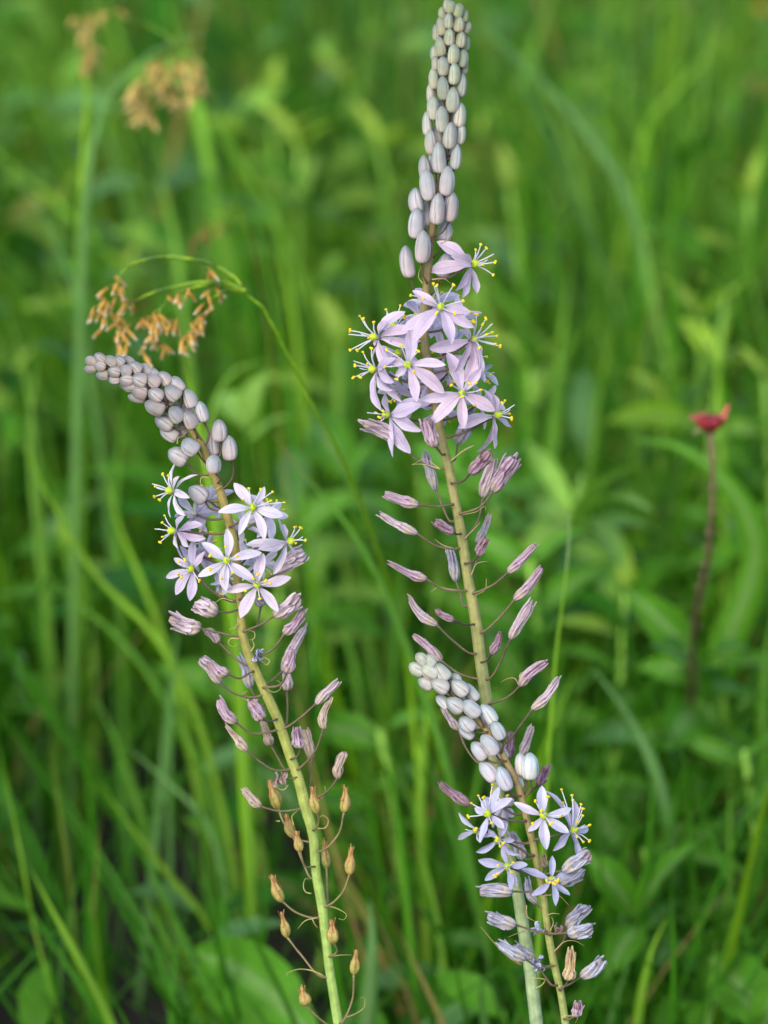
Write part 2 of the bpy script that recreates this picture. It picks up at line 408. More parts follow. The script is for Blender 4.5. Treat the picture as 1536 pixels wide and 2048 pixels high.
            if has:
                dv = Vector((g.uniform(-1, 1), g.uniform(-.6, .6), g.uniform(-1, 1))).normalized(); dv = (dv - (e - st0).normalized() * dv.dot((e - st0).normalized()) * .8).normalized()
                hl = g.uniform(3.0, 5.2) * PXM
                yc = mix(mix(srgb(232, 208, 44), srgb(206, 176, 60), g.random() * .7), srgb(212, 186, 90), faded * .8)
                b.lathe(e - dv * hl, e + dv * hl, [(t, r * PXM) for t, r in [(0, .5), (.08, 1.6), (.25, 2.4), (.5, 2.1), (.75, 2.4), (.92, 1.6), (1, .5)]], 10, lambda t, p: 1 + .18 * math.cos(2 * p), lambda t, p: yc, mat=1)
            b.build('stamen', [M_PETAL, M_ANTHER], fl)
        if ped is not None:
            pp = [T(*q) for q in ped]
        else:
            bx, by = cx - a.x * 5, cy + a.y * 5
            pp = s.auto_pix(bx, by, 22)
        pp[0] = (cx - a.x * 4, cy + a.y * 4)
        s.pedicel(pp, dd - 4 * a.z, fl, 2.3, 2.6, srgb(88, 70, 74))
        return fl
    def wilted(s, T, tip, base, wd, kind='p', ped=None, sign=1, rad=95, openw=0, dd=None, drop=18):
        g = s.rng
        (tx, ty), (bx, by) = T(*tip), T(*base); wd = wd / 3.072 * g.uniform(.78, .95); brown = max(0, g.uniform(-.3, .7)); taper = g.uniform(.75, 1.2)
        dd = s.depth_of(bx, by, rad, sign) if dd is None else dd
        slope = g.uniform(-.15, .35) * math.hypot(tx - bx, ty - by)
        B3, T3 = s.pt(bx, by, dd), s.pt(tx, ty, dd + slope)
        pal = {'p': (srgb(206, 192, 200), srgb(126, 98, 118)), 'm': (srgb(188, 166, 184), srgb(112, 64, 98)),
               'd': (srgb(150, 122, 144), srgb(84, 32, 56)), 'b': (srgb(176, 180, 198), srgb(98, 98, 130)),
               't': (srgb(196, 180, 164), srgb(116, 92, 88)), 'y': (srgb(196, 176, 132), srgb(128, 100, 70))}[kind]
        pal = tuple(mix(q, srgb(170, 150, 150), g.uniform(0, .22)) for q in pal)
        hi, lo = pal
        wr = wd * PXM / 2 * 1.04; ph0 = g.uniform(0, 6.28); tw = g.choice((-1, 1)) * g.uniform(.5, 1.5); ks = [g.uniform(-.30, .12) for _ in range(6)]
        bend_v = (RIGHT * g.uniform(-1, 1) + UP * g.uniform(-1, 1) + FWD * g.uniform(-1, 1)).normalized() * (T3 - B3).length * g.uniform(.02, .14)
        waist = g.uniform(.50, .78) + .1 * openw; bulge = g.uniform(.92, 1.05); wig = g.uniform(0, 6)
        tab = [(0, .18), (.03, .50), (.1, .82), (.22, bulge), (.34, .96 * bulge), (.52, waist), (.72, waist * .95 * taper), (.9, waist * .9 * taper), (1, waist * .5 * taper)]
        ts = [0, .03, .07, .12, .2, .28, .36, .44, .52, .6, .68, .76, .83, .89, .94, .98, 1.0]
        def rib(t, ph): return math.cos(6 * (ph + ph0 + tw * t * 1.2) + .6 * math.sin(3 * t + wig))
        def rad_(t, ph):
            amp = .09 + .30 * min(1, max(0, (t - .10) / .5))
            return 1 + amp * rib(t, ph) + .08 * math.sin(2 * ph + wig) * t + .05 * math.sin(13 * t + 3 * ph + wig)
        def colf(t, ph):
            r = .5 + .5 * rib(t, ph); c = mix(lo, hi, min(1, .1 + .95 * r ** 1.1)); c = mix(c, srgb(214, 206, 206), .35 * max(0, math.cos(12 * (ph + ph0 + tw * t * 1.2) + wig)) ** 4)
            ov = max(0, 1 - abs(t - .2) / .16)
            c = mix(c, srgb(196, 180, 132), ov * (.45 if kind not in 'd' else .1))
            c = mix(c, srgb(150, 124, 100), brown * max(0, (t - .6) / .4))
            if kind == 'b': c = mix(c, srgb(204, 182, 112), max(0, 1 - abs(t - .45) / .3) * .35 * (1 - r))
            return c
        b = MB(); b.lathe(B3, T3, [(t, wr * table(tab, t)) for t in ts], 30, rad_, colf, lambda t: bend_v * math.sin(math.pi * t))
        ax = (T3 - B3).normalized(); L = (T3 - B3).length; sd_ = ax.cross(Vector((.2, 1, .15))).normalized(); nn = ax.cross(sd_)
        for k in range(6):                              # shrivelled tips that come free of the bundle
            ph = k * math.pi / 3 - ph0 - tw * .6 + g.uniform(-.15, .15); out = sd_ * math.cos(ph) + nn * math.sin(ph); tg = ax.cross(out)
            t0 = g.uniform(.25, .45); end = 1.0 + ks[k] + (.04 if openw else 0); spread = g.uniform(0, .25) + openw * g.uniform(.25, .75)
            rows, cols = [], []; n = 8; curl = g.uniform(-.3, .5)
            for i in range(n):
                q = i / (n - 1); t = t0 + (end - t0) * q
                rr = wr * (table(tab, min(1, t)) * (1.0 + .06) * (1 - .15 * q) + spread * q * q + .1 * curl * q ** 3)
                cen = B3 + ax * (L * t) + out * rr + bend_v * math.sin(math.pi * min(1, t)); ww = wr * (.46 + .12 * openw) * math.sin(math.pi * (0.22 + .70 * q))
                row = []
                for j in range(5):
                    u = -1 + j / 2
                    row.append(cen + tg * (ww * u) + out * (wr * (.16 * u * u - .05) * (1.3 if j in (0, 4) else 1)))
                rows.append(row); cols.append([mix(hi, lo, (.9 if j == 2 else .45 if j in (1, 3) and k % 2 else .0) + .1 * q) for j in range(5)])
            b.grid(rows, False, None, cols)
        o = b.build('wilted_flower', M_WILT, s.root)
        ppx = [T(*q) for q in ped] if ped else s.auto_pix(bx, by, drop)
        ppx[0] = (bx + (tx - bx) * .05, by + (ty - by) * .05)
        s.pedicel(ppx, dd, o, 2.0, 2.4, srgb(108, 94, 80) if kind != 'd' else srgb(84, 72, 70))
        return o
    def crumple(s, T, c, size, kind='d', dd=20):
        """a shrunken, knotted dead flower"""
        g = s.rng; cx, cy = T(*c); size /= 3.072
        pal = {'d': (srgb(168, 132, 160), srgb(104, 44, 78)), 'b': (srgb(190, 196, 222), srgb(110, 112, 150)), 't': (srgb(186, 164, 156), srgb(112, 86, 86))}[kind]
        c3 = s.pt(cx, cy, dd); b = MB()
        for k in range(9):
            p = Vector((g.uniform(-1, 1), g.uniform(-1, 1), g.uniform(-1, 1))) * size * .28 * PXM; d = Vector((g.uniform(-1, 1), g.uniform(-1, 1), g.uniform(-1, 1))).normalized()
            e = d.cross(Vector((.3, .5, .8))).normalized(); f = d.cross(e); rows, cols = [], []
            ln, wd = size * .5 * PXM * g.uniform(.7, 1.2), size * .17 * PXM * g.uniform(.7, 1.2)
            for i in range(8):
                t = i / 7; cen = c3 + p + d * (ln * (t - .5)) + f * (ln * .35 * math.sin(3 * t + k)); ww = wd * math.sin(math.pi * (.12 + .76 * t))
                tw = k + 2.2 * t; ea = e * math.cos(tw) + f * math.sin(tw); fa = f * math.cos(tw) - e * math.sin(tw)
                rows.append([cen + ea * (ww * u) + fa * (ww * .5 * u * u) for u in (-1, -.5, 0, .5, 1)]); cols.append([mix(pal[0], pal[1], (.2, .5, .9, .5, .2)[j]) for j in range(5)])
            b.grid(rows, False, None, cols)
        o = b.build('wilted_flower', M_WILT, s.root)
        s.pedicel(s.auto_pix(cx, cy, 8), dd, o, 1.6, 2.0, srgb(100, 86, 76))
        return o
    def capsule(s, T, tip, base, wd, ped=None, sign=1, rad=80, dd=None):
        g = s.rng
        (tx, ty), (bx, by) = T(*tip), T(*base); wd = wd / 3.072 * g.uniform(.86, 1.0)
        dd = s.depth_of(bx, by, rad, sign) if dd is None else dd
        ln = math.hypot(tx - bx, ty - by)
        B3, T3 = s.pt(bx, by, dd), s.pt(tx, ty, dd + g.uniform(-.1, .2) * ln); wr = wd * PXM / 2
        tab = [(0, .2), (.03, .45), (.1, .74), (.22, .96), (.36, 1), (.5, .86), (.62, .58), (.74, .36), (.88, .27), (1, .2)]
        ts = [0, .03, .07, .12, .2, .28, .36, .44, .52, .6, .68, .78, .88, 1]
        ph0 = g.uniform(0, 6); gr = srgb(154, 156, 78); tn = srgb(176, 150, 90); bn = srgb(170, 134, 80)
        kk = g.uniform(.2, .8)
        bendv = RIGHT * (g.uniform(-.08, .08) * ln * PXM)
        b = MB(); b.lathe(B3, T3, [(t, wr * table(tab, t)) for t in ts], 24, lambda t, p: 1 + .12 * math.cos(3 * (p + ph0)) * math.sin(math.pi * t) + .07 * math.cos(6 * (p + ph0 + .4 * t)),
            lambda t, p: mix(mix(mix(gr, tn, kk), srgb(104, 76, 46), .7 * max(0, math.cos(6 * (p + ph0 + .4 * t))) ** 3), bn, max(0, min(1, (t - .5) / .3))), lambda t: bendv * math.sin(math.pi * t))
        o = b.build('seed_capsule', M_CAPS, s.root)
        ax = (T3 - B3).normalized(); sd_ = ax.cross(Vector((.2, 1, .15))).normalized(); nn = ax.cross(sd_)
        for k in range(5):                              # dry petal remains round the beak
            ph = k * 1.257 + g.uniform(-.3, .3); out = sd_ * math.cos(ph) + nn * math.sin(ph); tg = ax.cross(out); rows, cols = [], []
            lg = g.uniform(.45, .68); t0 = .52; sp = g.uniform(0, .55); 
            for i in range(7):
                q = i / 6; t = t0 + (lg) * q
                cen = B3 + ax * (ln * PXM * t) + out * (wr * (max(.24, table(tab, min(1, t))) * 1.05 + sp * q ** 3)); ww = wr * .3 * (1 - .75 * q)
                rows.append([cen + tg * (ww * u) + out * (.1 * wr * u * u) for u in (-1, 0, 1)]); cols.append([mix(srgb(200, 160, 104), srgb(136, 90, 54), g.uniform(.1, .8))] * 3)
            b = MB(); b.grid(rows, False, None, cols); b.build('dry_petal', M_WILT, o)
        ppx = [T(*q) for q in ped] if ped else s.auto_pix(bx, by, 24)
        ppx[0] = (bx + (tx - bx) * .05, by + (ty - by) * .05)
        s.pedicel(ppx, dd, o, 1.9, 2.3, srgb(140, 126, 92))
        return o
def stem_cols(*stops):
    return lambda t: tuple(float(np.interp(t, [q[0] for q in stops], [q[1][k] for q in stops])) for k in range(3))
def seq(T, pts): return [(*T(x, y), wpx) for x, y, wpx in pts]

# ---- the tall spike
A1, A2, A3 = TR(650, 0), TR(650, 450), TR(700, 870); A4 = TR(780, 1250); A5 = TR(830, 1550); C1 = TR(130, 660); C2 = TR(300, 1150); C3 = TR(400, 1548)
tall = Spike('tall upright wild hyacinth spike topped by a long tapering column of closed buds', 0.0,
    seq(A1, [(795, 20, 5), (785, 120, 7), (765, 400, 8), (745, 800, 10), (705, 1150, 13)]) + seq(A2, [(655, 50, 15), (635, 250, 16), (618, 450, 17), (612, 700, 18), (640, 900, 18), (682, 1100, 19), (712, 1300, 20)])
    + seq(A3, [(600, 170, 19), (645, 400, 19), (690, 640, 20), (725, 880, 21), (770, 1120, 23), (805, 1400, 25), (842, 1640, 26)]) + seq(A5, [(560, 420, 25), (636, 750, 25), (668, 950, 26), (708, 1200, 26), (747, 1530, 27)]),
    stem_cols((0, srgb(120, 110, 70)), (.25, srgb(128, 116, 78)), (.42, srgb(140, 136, 86)), (.6, srgb(148, 148, 92)), (.75, srgb(146, 158, 104)), (1, srgb(150, 172, 128))))
GREENB = (srgb(168, 170, 122), srgb(112, 134, 92)); MIDB = (srgb(184, 184, 164), srgb(132, 150, 136)); LOWB = (srgb(200, 188, 190), srgb(148, 158, 164))
for x, y, ln, wd, *r in [(768, 40, 82, 58), (822, 62, 88, 62, -8), (720, 78, 75, 42, 8), (860, 98, 78, 45, -12), (762, 125, 98, 57), (714, 160, 118, 58, 8), (822, 147, 98, 62, -8), (872, 168, 80, 52, -20),
        (682, 200, 105, 50, 6), (766, 226, 104, 62), (834, 242, 104, 64, -8), (708, 285, 122, 64, 6), (870, 265, 90, 44, -10), (674, 326, 100, 54, 6), (787, 330, 122, 66, -3), (845, 357, 118, 62, -6),
        (725, 405, 118, 64, 3), (858, 410, 95, 44, -6), (676, 388, 90, 46, 4, -1), (670, 480, 138, 58, 3), (792, 452, 134, 68, -3), (838, 522, 152, 58, -6), (725, 540, 148, 66, 3), (648, 572, 124, 50, 3, -1),
        (785, 612, 156, 73, -3), (668, 662, 152, 64, 4), (827, 706, 156, 73, -5), (720, 731, 162, 71, 2), (628, 760, 156, 54, 3), (770, 831, 165, 78, -5), (832, 820, 138, 54, -6), (652, 872, 156, 69, 3),
        (702, 966, 190, 83, 3), (803, 962, 162, 63, -6), (612, 1030, 160, 66, 5), (630, 1135, 196, 80, 6), (748, 1110, 182, 82, -5), (692, 1281, 190, 86, -4), (775, 1270, 186, 76, -6), (563, 1232, 160, 80, 6),
        (563, 1371, 190, 86, -3), (600, 1514, 200, 82, -3), (735, 1420, 132, 80, -10, -1), (508, 1608, 202, 86, 9), (738, 1628, 165, 82, -18, -1)]:
    px, py = A1(x, y); ang = r[0] if r else 0; sg = r[1] if len(r) > 1 else 1
    k = py / 500.0
    cs = [mix(GREENB[i], MIDB[i], min(1, k * 2.2)) if k < .45 else mix(MIDB[i], LOWB[i], min(1, (k - .45) * 3)) for i in (0, 1)]
    tall.bud(px, py, ln / 3.072, wd / 3.072, ang, sg, 24 + 16 * k, cs[0], cs[1], drop=20 + 22 * k)
for i in range(17):                                    # the far side of the column
    q = tall.near(0, 0) if False else None
    py = 12 + i * 26; px = A1(0, 0)[0] + float(np.interp(py, [8, 130, 260, 375, 480], [258, 248, 240, 226, 212])) + (13 if i % 2 else -13)
    k = py / 500.0; cs = [mix(GREENB[j], LOWB[j], min(1, k * 1.4)) for j in (0, 1)]
    tall.bud(px, py, 30 + 26 * k, 18 + 7 * k, -6 if i % 2 else 6, -1, 22 + 14 * k, cs[0], cs[1])
LT = srgb(218, 198, 220)
tall.flower(A2, (895, 243), (.88, .15, .42), [(690, 105), (640, 285), (800, 412), (848, 450), (938, 418), (790, 200)], [(955, 125), (990, 143), (925, 155), (1035, 182, 0), (1043, 232), (1033, 306), (970, 248)], ped=[(850, 275), (750, 325), (650, 335)], col=PINK, rad=40)
tall.flower(A2, (712, 508), (0, .15, 1), [(540, 405), (478, 640), (545, 718), (775, 732), (908, 622), (888, 535)], [(600, 458), (685, 382), (665, 368), (787, 375), (845, 472), (683, 550), (793, 550)], col=LT)
tall.flower(A2, (660, 470), (-.2, .45, -.8), [(478, 488), (545, 398), (830, 432), (800, 660), (650, 690), (700, 700)], sign=-1, col=BLUE)
tall.flower(A2, (325, 690), (-.9, .1, .38), [(478, 528), (548, 752), (408, 880), (300, 740), (540, 640), (380, 600)], [(155, 648), (145, 672, 0), (215, 560), (235, 580), (268, 690), (155, 768), (198, 770), (300, 600)], col=LT, ped=[(360, 690), (480, 740), (600, 790)])
tall.flower(A2, (440, 645), (-.4, .6, .1), [(472, 520), (530, 610), (355, 615), (500, 720), (400, 720)], [(375, 520), (463, 495), (485, 560), (410, 640)], sign=-1, col=BLUE)
tall.flower(A2, (318, 885), (-.9, -.05, .4), [(320, 740), (412, 972), (330, 1138), (470, 1090), (425, 830), (400, 1020)], [(185, 865), (177, 838, 0), (265, 850), (175, 940), (215, 935), (233, 783), (285, 760)], col=LILAC, ped=[(350, 890), (450, 945), (580, 980)])
tall.flower(A2, (514, 862), (-.2, .1, 1), [(520, 642), (738, 862), (730, 1030), (560, 1082), (430, 925), (390, 830)], [(572, 780), (468, 745), (380, 768), (370, 873), (440, 950), (545, 908)], col=LT)
tall.flower(A2, (903, 705), (.75, .2, .6), [(638, 755), (790, 908), (870, 962), (965, 940), (825, 650), (968, 800)], [(928, 555), (985, 580), (965, 620), (910, 605), (1025, 665), (1055, 685), (1075, 745), (1045, 735), (990, 680), (1025, 610, 0), (945, 760)], col=PINK, ped=[(860, 740), (780, 795), (690, 820)])
tall.flower(A2, (900, 810), (.3, .1, -.8), [(982, 965), (935, 965), (850, 955), (970, 840), (860, 720), (780, 850)], sign=-1, col=LILAC)
tall.flower(A2, (843, 1033), (.05, .1, 1), [(752, 785), (588, 1070), (658, 1222), (850, 1245), (1042, 1138), (960, 880)], [(775, 990), (925, 975), (953, 1018), (915, 1112), (840, 1060), (885, 980)], col=PINK)
tall.flower(A2, (1042, 1172), (.82, .25, .5), [(815, 1248), (1042, 1035), (982, 1008), (948, 1402), (1042, 1375), (1150, 1242)], [(1105, 1080), (1085, 1095), (1135, 1160), (1145, 1190), (1165, 1105, 0)], col=PINK, ped=[(990, 1215), (870, 1270), (755, 1305)], rad=50)
tall.flower(A2, (398, 1170), (-.82, .1, .55), [(362, 1035), (595, 1108), (585, 1265), (408, 1425), (515, 1405), (645, 1090)], [(320, 1100), (355, 1145), (260, 1155, 0), (315, 1155), (310, 1240), (335, 1185)], col=LILAC, ped=[(445, 1185), (540, 1200), (650, 1205)], rad=50)
tall.flower(A2, (560, 1060), (-.2, .3, -.8), [(440, 1000), (640, 1130), (500, 1200), (480, 960), (600, 980)], sign=-1, col=LILAC)
tall.flower(A2, (740, 780), (.1, .1, -.9), [(690, 640), (860, 640), (710, 800), (680, 900), (800, 920)], sign=-1, col=BLUE)
for q in [((590, 560), (-.5, .5, -.3)), ((800, 590), (.6, .4, -.3)), ((480, 790), (-.7, .1, .1)), ((760, 900), (.4, 0, .4)), ((640, 960), (-.2, -.2, -.6)), ((930, 900), (.8, -.1, -.1)), ((700, 1130), (.2, -.2, -.5)), ((480, 1000), (-.5, -.1, -.3)), ((950, 1100), (.6, .1, -.4))]:
    g = tall.rng; a0 = g.uniform(0, 1); tall.flower(A2, q[0], q[1], [(q[0][0] + 185 * math.cos(a0 + k * 1.047) * g.uniform(.6, 1), q[0][1] + 165 * math.sin(a0 + k * 1.047) * g.uniform(.6, 1)) for k in range(6)], None, sign=-1, dd=g.uniform(-75, -25), col=mix(LILAC, BLUE, g.random()), auto_st=3)
for a in [((240, 1222), (455, 1330), 100, 'p', [(460, 1355), (570, 1445), (715, 1495)], 1, 1), ((620, 1200), (680, 1365), 90, 'm', [(690, 1380), (720, 1410)], 1, 1), ((870, 1140), (812, 1345), 85, 'b', [(810, 1360), (800, 1440), (775, 1450)], -1, 1)]:
    tall.wilted(A2, a[0], a[1], a[2], a[3], a[4], a[5], 70, a[6])
for tip, base, wd, kd, ped, *r in [((460, 110), (527, 340), 62, 'b', [(525, 345), (570, 440), (615, 530)], -1), ((862, 108), (735, 240), 80, 'd', [(735, 240), (690, 285), (630, 295)], 1, 1),
        ((882, 150), (815, 385), 78, 'p', [(805, 450), (780, 540), (710, 625)], -1, .4), ((1005, 140), (880, 350), 92, 'm', [(870, 360), (800, 440), (690, 480)], 1, 1),
        ((213, 365), (422, 430), 68, 'm', [(425, 430), (520, 440), (610, 430)], 1, .3), ((190, 490), (415, 605), 58, 'p', [(415, 610), (530, 680), (640, 700)]), ((525, 530), (640, 603), 62, 'd', [(645, 605), (660, 610)], 1, .5),
        ((858, 490), (782, 665), 60, 'b', [(785, 680), (770, 800), (745, 870)], -1), ((838, 640), (790, 742), 62, 'd', [(780, 745), (750, 780), (705, 790)], 1, .4),
        ((605, 690), (650, 900), 70, 'b', [(655, 900), (680, 980), (700, 1050)], -1), ((243, 785), (472, 885), 60, 'm', [(475, 890), (580, 950), (690, 960)]),
        ((1137, 675), (972, 845), 60, 'm', [(975, 850), (880, 920), (765, 970)]), ((1177, 815), (1008, 1015), 62, 'm', [(1005, 1020), (920, 1120), (815, 1210)]), ((1112, 1038), (983, 1252), 64, 'p', [(980, 1255), (930, 1380), (860, 1495)], 1, .5),
        ((365, 992), (535, 1168), 58, 'p', [(545, 1170), (640, 1270), (750, 1345)]), ((525, 1078), (640, 1140), 56, 'd', [(645, 1140), (690, 1160), (740, 1165)], 1, .4),
        ((388, 1228), (565, 1392), 62, 'm', [(570, 1395), (680, 1470), (800, 1500)], -1), ((922, 1225), (868, 1347), 60, 'd', [(865, 1350), (840, 1385), (815, 1395)]),
        ((1205, 1398), (1043, 1540), 70, 'm', [(1040, 1545), (970, 1610), (870, 1650)], 1, .4), ((1277, 1495), (1118, 1687), 62, 'p', [(1115, 1690), (1050, 1780), (945, 1900)])]:
    tall.wilted(A3, tip, base, wd, kd, ped, r[0] if r else 1, 95, r[1] if len(r) > 1 else 0)
for tip, base, wd, kd, ped, *r in [((745, 660), (725, 825), 70, 'd', [(725, 830), (700, 860), (690, 880)], -1), ((872, 618), (805, 805), 56, 'p', [(800, 810), (760, 900), (700, 960)], -1), ((968, 868), (908, 985), 74, 'd', [(905, 990), (830, 1050), (740, 1060)], -1, .4),
        ((306, 975), (492, 1105), 66, 'd', [(495, 1110), (600, 1160), (680, 1180)], -1), ((325, 510), (425, 645), 50, 'p', [(430, 650), (470, 760), (550, 850)], -1)]:
    tall.wilted(A4, tip, base, wd, kd, ped, r[0] if r else 1, 95, r[1] if len(r) > 1 else 0)
for pix in [[(690, 960), (600, 945), (540, 935), (497, 965)], [(770, 985), (830, 950), (838, 880)], [(690, 490), (780, 470), (830, 440), (835, 465)], [(745, 860), (780, 790), (850, 775)], [(555, 210), (450, 180), (380, 180)], [(645, 700), (560, 670), (520, 640)], [(625, 155), (720, 80), (768, 62)], [(705, 635), (760, 580), (800, 535)], [(1040, 1540), (1010, 1495), (960, 1500), (925, 1520)], [(1040, 1490), (1050, 1465), (1075, 1460), (1062, 1480)]]:
    tall.bract([A3(*q) for q in pix], 12, 1.15)
for pix in [[(660, 335), (730, 330), (775, 360)], [(700, 120), (745, 95), (790, 28)], [(600, 360), (575, 320), (590, 250)], [(770, 1450), (850, 1390), (915, 1355)], [(710, 1500), (600, 1440), (535, 1475)]]:
    tall.bract([A2(*q) for q in pix], 12, 1.0)
tall.bract([A5(*q) for q in [(655, 1165), (580, 1120), (490, 1035), (405, 933)]], 10, 2.6, srgb(128, 124, 76))
tall.bract([A5(*q) for q in [(745, 1310), (780, 1290), (805, 1255)]], 12, 2.0, srgb(150, 165, 90))

# ---- the spike that nods to one side
nod = Spike('wild hyacinth spike bending over at its grey-mauve bud tip, brown seed capsules low on stem', 0.004,
    seq(C1, [(190, 215, 5), (300, 258, 6), (420, 315, 7), (540, 390, 8), (650, 475, 10), (750, 575, 13), (830, 690, 16), (898, 850, 18), (950, 980, 18), (1000, 1150, 18), (1040, 1300, 18), (1062, 1550, 18), (1085, 1720, 18)])
    + seq(C2, [(560, 300, 19), (600, 470, 20), (690, 680, 20), (790, 900, 21), (850, 1080, 21), (920, 1280, 22)]) + seq(C3, [(640, 170, 23), (696, 380, 21), (712, 600, 20), (748, 800, 21), (772, 1000, 19), (796, 1200, 19), (828, 1400, 20), (850, 1536, 21)]),
    stem_cols((0, srgb(140, 124, 70)), (.3, srgb(146, 134, 76)), (.45, srgb(148, 144, 78)), (.62, srgb(156, 164, 84)), (.8, srgb(152, 178, 92)), (1, srgb(150, 180, 96))))
NB0, NB1 = srgb(184, 166, 140), srgb(104, 108, 112)
for x, y, ln, wd, ang, *r in [(158, 190, 74, 58, 70), (213, 172, 78, 60, 50), (155, 240, 78, 52, 95), (212, 222, 74, 62, 72), (228, 278, 78, 62, 92), (278, 190, 84, 64, 60), (300, 256, 78, 72, 75), (330, 192, 76, 64, 50), (370, 252, 78, 74, 70),
        (302, 305, 70, 58, 95), (388, 192, 84, 62, 50), (375, 310, 84, 76, 80), (430, 232, 88, 70, 50), (455, 306, 94, 82, 70), (490, 246, 94, 72, 45), (395, 350, 84, 62, 95), (540, 312, 94, 78, 55), (455, 385, 98, 80, 75), (440, 416, 112, 60, 80),
        (550, 268, 80, 60, 40, -1), (610, 296, 98, 74, 40), (556, 396, 98, 82, 60), (660, 382, 110, 95, 50), (690, 332, 112, 74, 35, -1), (550, 472, 130, 92, 68), (680, 516, 104, 88, 40), (608, 570, 128, 86, 60), (640, 635, 128, 80, 60, -1),
        (765, 550, 112, 86, 30), (720, 610, 90, 66, 35, -1), (755, 492, 80, 60, 20, -1)]:
    px, py = C1(x, y); k = max(0, min(1, (px - 170) / 220))
    nod.bud(px, py, ln / 3.072, wd / 3.072, ang, r[0] if r else 1, 26 + 8 * k, mix(NB0, LOWB[0], k * .7), mix(NB1, LOWB[1], k * .35), drop=22)
for x, y, ln, wd, ang, ped, *r in [(765, 420, 122, 78, 22, [(800, 475), (815, 560), (790, 600), (835, 690)]), (840, 502, 132, 74, 12, [(855, 565), (885, 640), (860, 705)]), (768, 712, 112, 96, 52, [(815, 755), (840, 790), (865, 815)]), (692, 775, 134, 96, 55, [(755, 828), (810, 885), (880, 890)]),
        (945, 617, 140, 82, 0, [(950, 690), (962, 740), (925, 800)]), (910, 702, 148, 76, 4, [(915, 775), (925, 830), (905, 850)], -1), (1008, 725, 158, 88, 3, [(1025, 802), (1035, 880), (975, 970)]), (915, 820, 112, 82, 0, [(925, 876), (955, 920), (940, 940)]), (815, 1008, 132, 100, 55, [(862, 1055), (890, 1095), (945, 1110)])]:
    px, py = C1(x, y); nod.bud(px, py, ln / 3.072, wd / 3.072, ang, r[0] if r else 1, 40, mix(NB0, LOWB[0], .9), mix(NB1, LOWB[1], .7), ped=[C1(*q) for q in ped])
for i in range(11):
    t = i / 10; k = t
    px, py = C1(230 + 480 * t, 225 + 290 * t + (18 if i % 2 else -18)); nod.bud(px, py, 25 + 12 * t, 20 + 7 * t, 75 - 40 * t, -1, 22 + 10 * t, mix(NB0, LOWB[0], k * .7), mix(NB1, LOWB[1], k * .3))
FL = srgb(230, 222, 234)
nod.flower(C1, (668, 990), (-.9, .1, .35), [(683, 808), (818, 888), (638, 1152), (738, 1142), (760, 1030), (700, 900)], [(600, 885), (635, 893), (555, 960), (535, 945, 0), (548, 1025), (583, 1045)], col=PALE, ped=[(700, 1000), (830, 1040), (940, 1050)], rad=60)
nod.flower(C1, (890, 1045), (-.1, .3, -.8), [(748, 1152), (838, 1232), (1038, 985), (868, 965), (908, 950), (940, 1170)], sign=-1, col=BLUE)
nod.flower(C1, (1152, 1095), (.1, .25, .95), [(1040, 938), (945, 1115), (1070, 1255), (1228, 1288), (1340, 1140), (1225, 962)], [(1132, 975), (1205, 980), (1275, 995), (1265, 1050), (1347, 1060), (1100, 1045)], col=FL, rad=85)
nod.flower(C1, (1250, 1120), (.3, .2, -.8), [(1375, 1145), (1270, 1290), (1180, 1275), (1330, 1060), (1130, 1010)], sign=-1, rad=85, col=BLUE)
nod.flower(C1, (682, 1235), (-.93, .05, .3), [(722, 1145), (735, 1425), (860, 1285), (700, 1340), (845, 1195), (770, 1330)], [(612, 1140), (598, 1183), (550, 1222, 0), (600, 1272), (583, 1305)], col=LILAC, ped=[(720, 1243), (850, 1250), (960, 1250)], rad=55)
nod.flower(C1, (1365, 1302), (.85, .2, .45), [(1308, 1148), (1208, 1342), (1280, 1502), (1110, 1320), (1420, 1400), (1340, 1190)], [(1415, 1210), (1450, 1215), (1480, 1292), (1420, 1310)], col=FL, ped=[(1330, 1310), (1200, 1330), (1060, 1390)])
nod.flower(C1, (995, 1418), (0, .1, 1), [(995, 1222), (1208, 1368), (1160, 1532), (988, 1602), (818, 1512), (840, 1308)], [(895, 1385), (895, 1470), (1035, 1490), (965, 1525), (1062, 1390), (990, 1330)], col=FL)
nod.flower(C1, (785, 1470), (-.4, .1, .9), [(788, 1290), (858, 1360), (662, 1402), (608, 1520), (678, 1628), (760, 1662)], [(705, 1420), (740, 1410), (700, 1500), (720, 1520), (830, 1540)], col=LILAC, ped=[(800, 1500), (900, 1600), (1040, 1668)], rad=85)
nod.flower(C1, (1180, 1570), (.05, .15, 1), [(1218, 1372), (1388, 1518), (1312, 1728), (1078, 1768), (988, 1602), (1050, 1455)], [(1235, 1540), (1160, 1525), (1265, 1555), (1200, 1650), (1110, 1600), (1190, 1500)], col=mix(FL, PINK, .4))
nod.flower(C1, (1130, 1370), (.2, .2, -.9), [(1060, 1295), (1222, 1315), (1100, 1445), (1195, 1462), (1010, 1400)], sign=-1, col=BLUE)
nod.flower(C1, (880, 1330), (-.3, .2, -.8), [(910, 1260), (780, 1250), (870, 1480), (760, 1370), (960, 1400)], sign=-1, col=LILAC)
for q in [((800, 1130), (-.5, .4, -.3)), ((1080, 1200), (.4, .3, -.5)), ((830, 1390), (-.6, 0, -.3)), ((1200, 1440), (.6, 0, -.4)), ((1000, 1530), (.1, -.3, -.6))]:
    g = nod.rng; a0 = g.uniform(0, 1); nod.flower(C1, q[0], q[1], [(q[0][0] + 170 * math.cos(a0 + k * 1.047) * g.uniform(.6, 1), q[0][1] + 150 * math.sin(a0 + k * 1.047) * g.uniform(.6, 1)) for k in range(6)], None, sign=-1, dd=g.uniform(-70, -25), col=mix(PALE, BLUE, g.random()), auto_st=3)
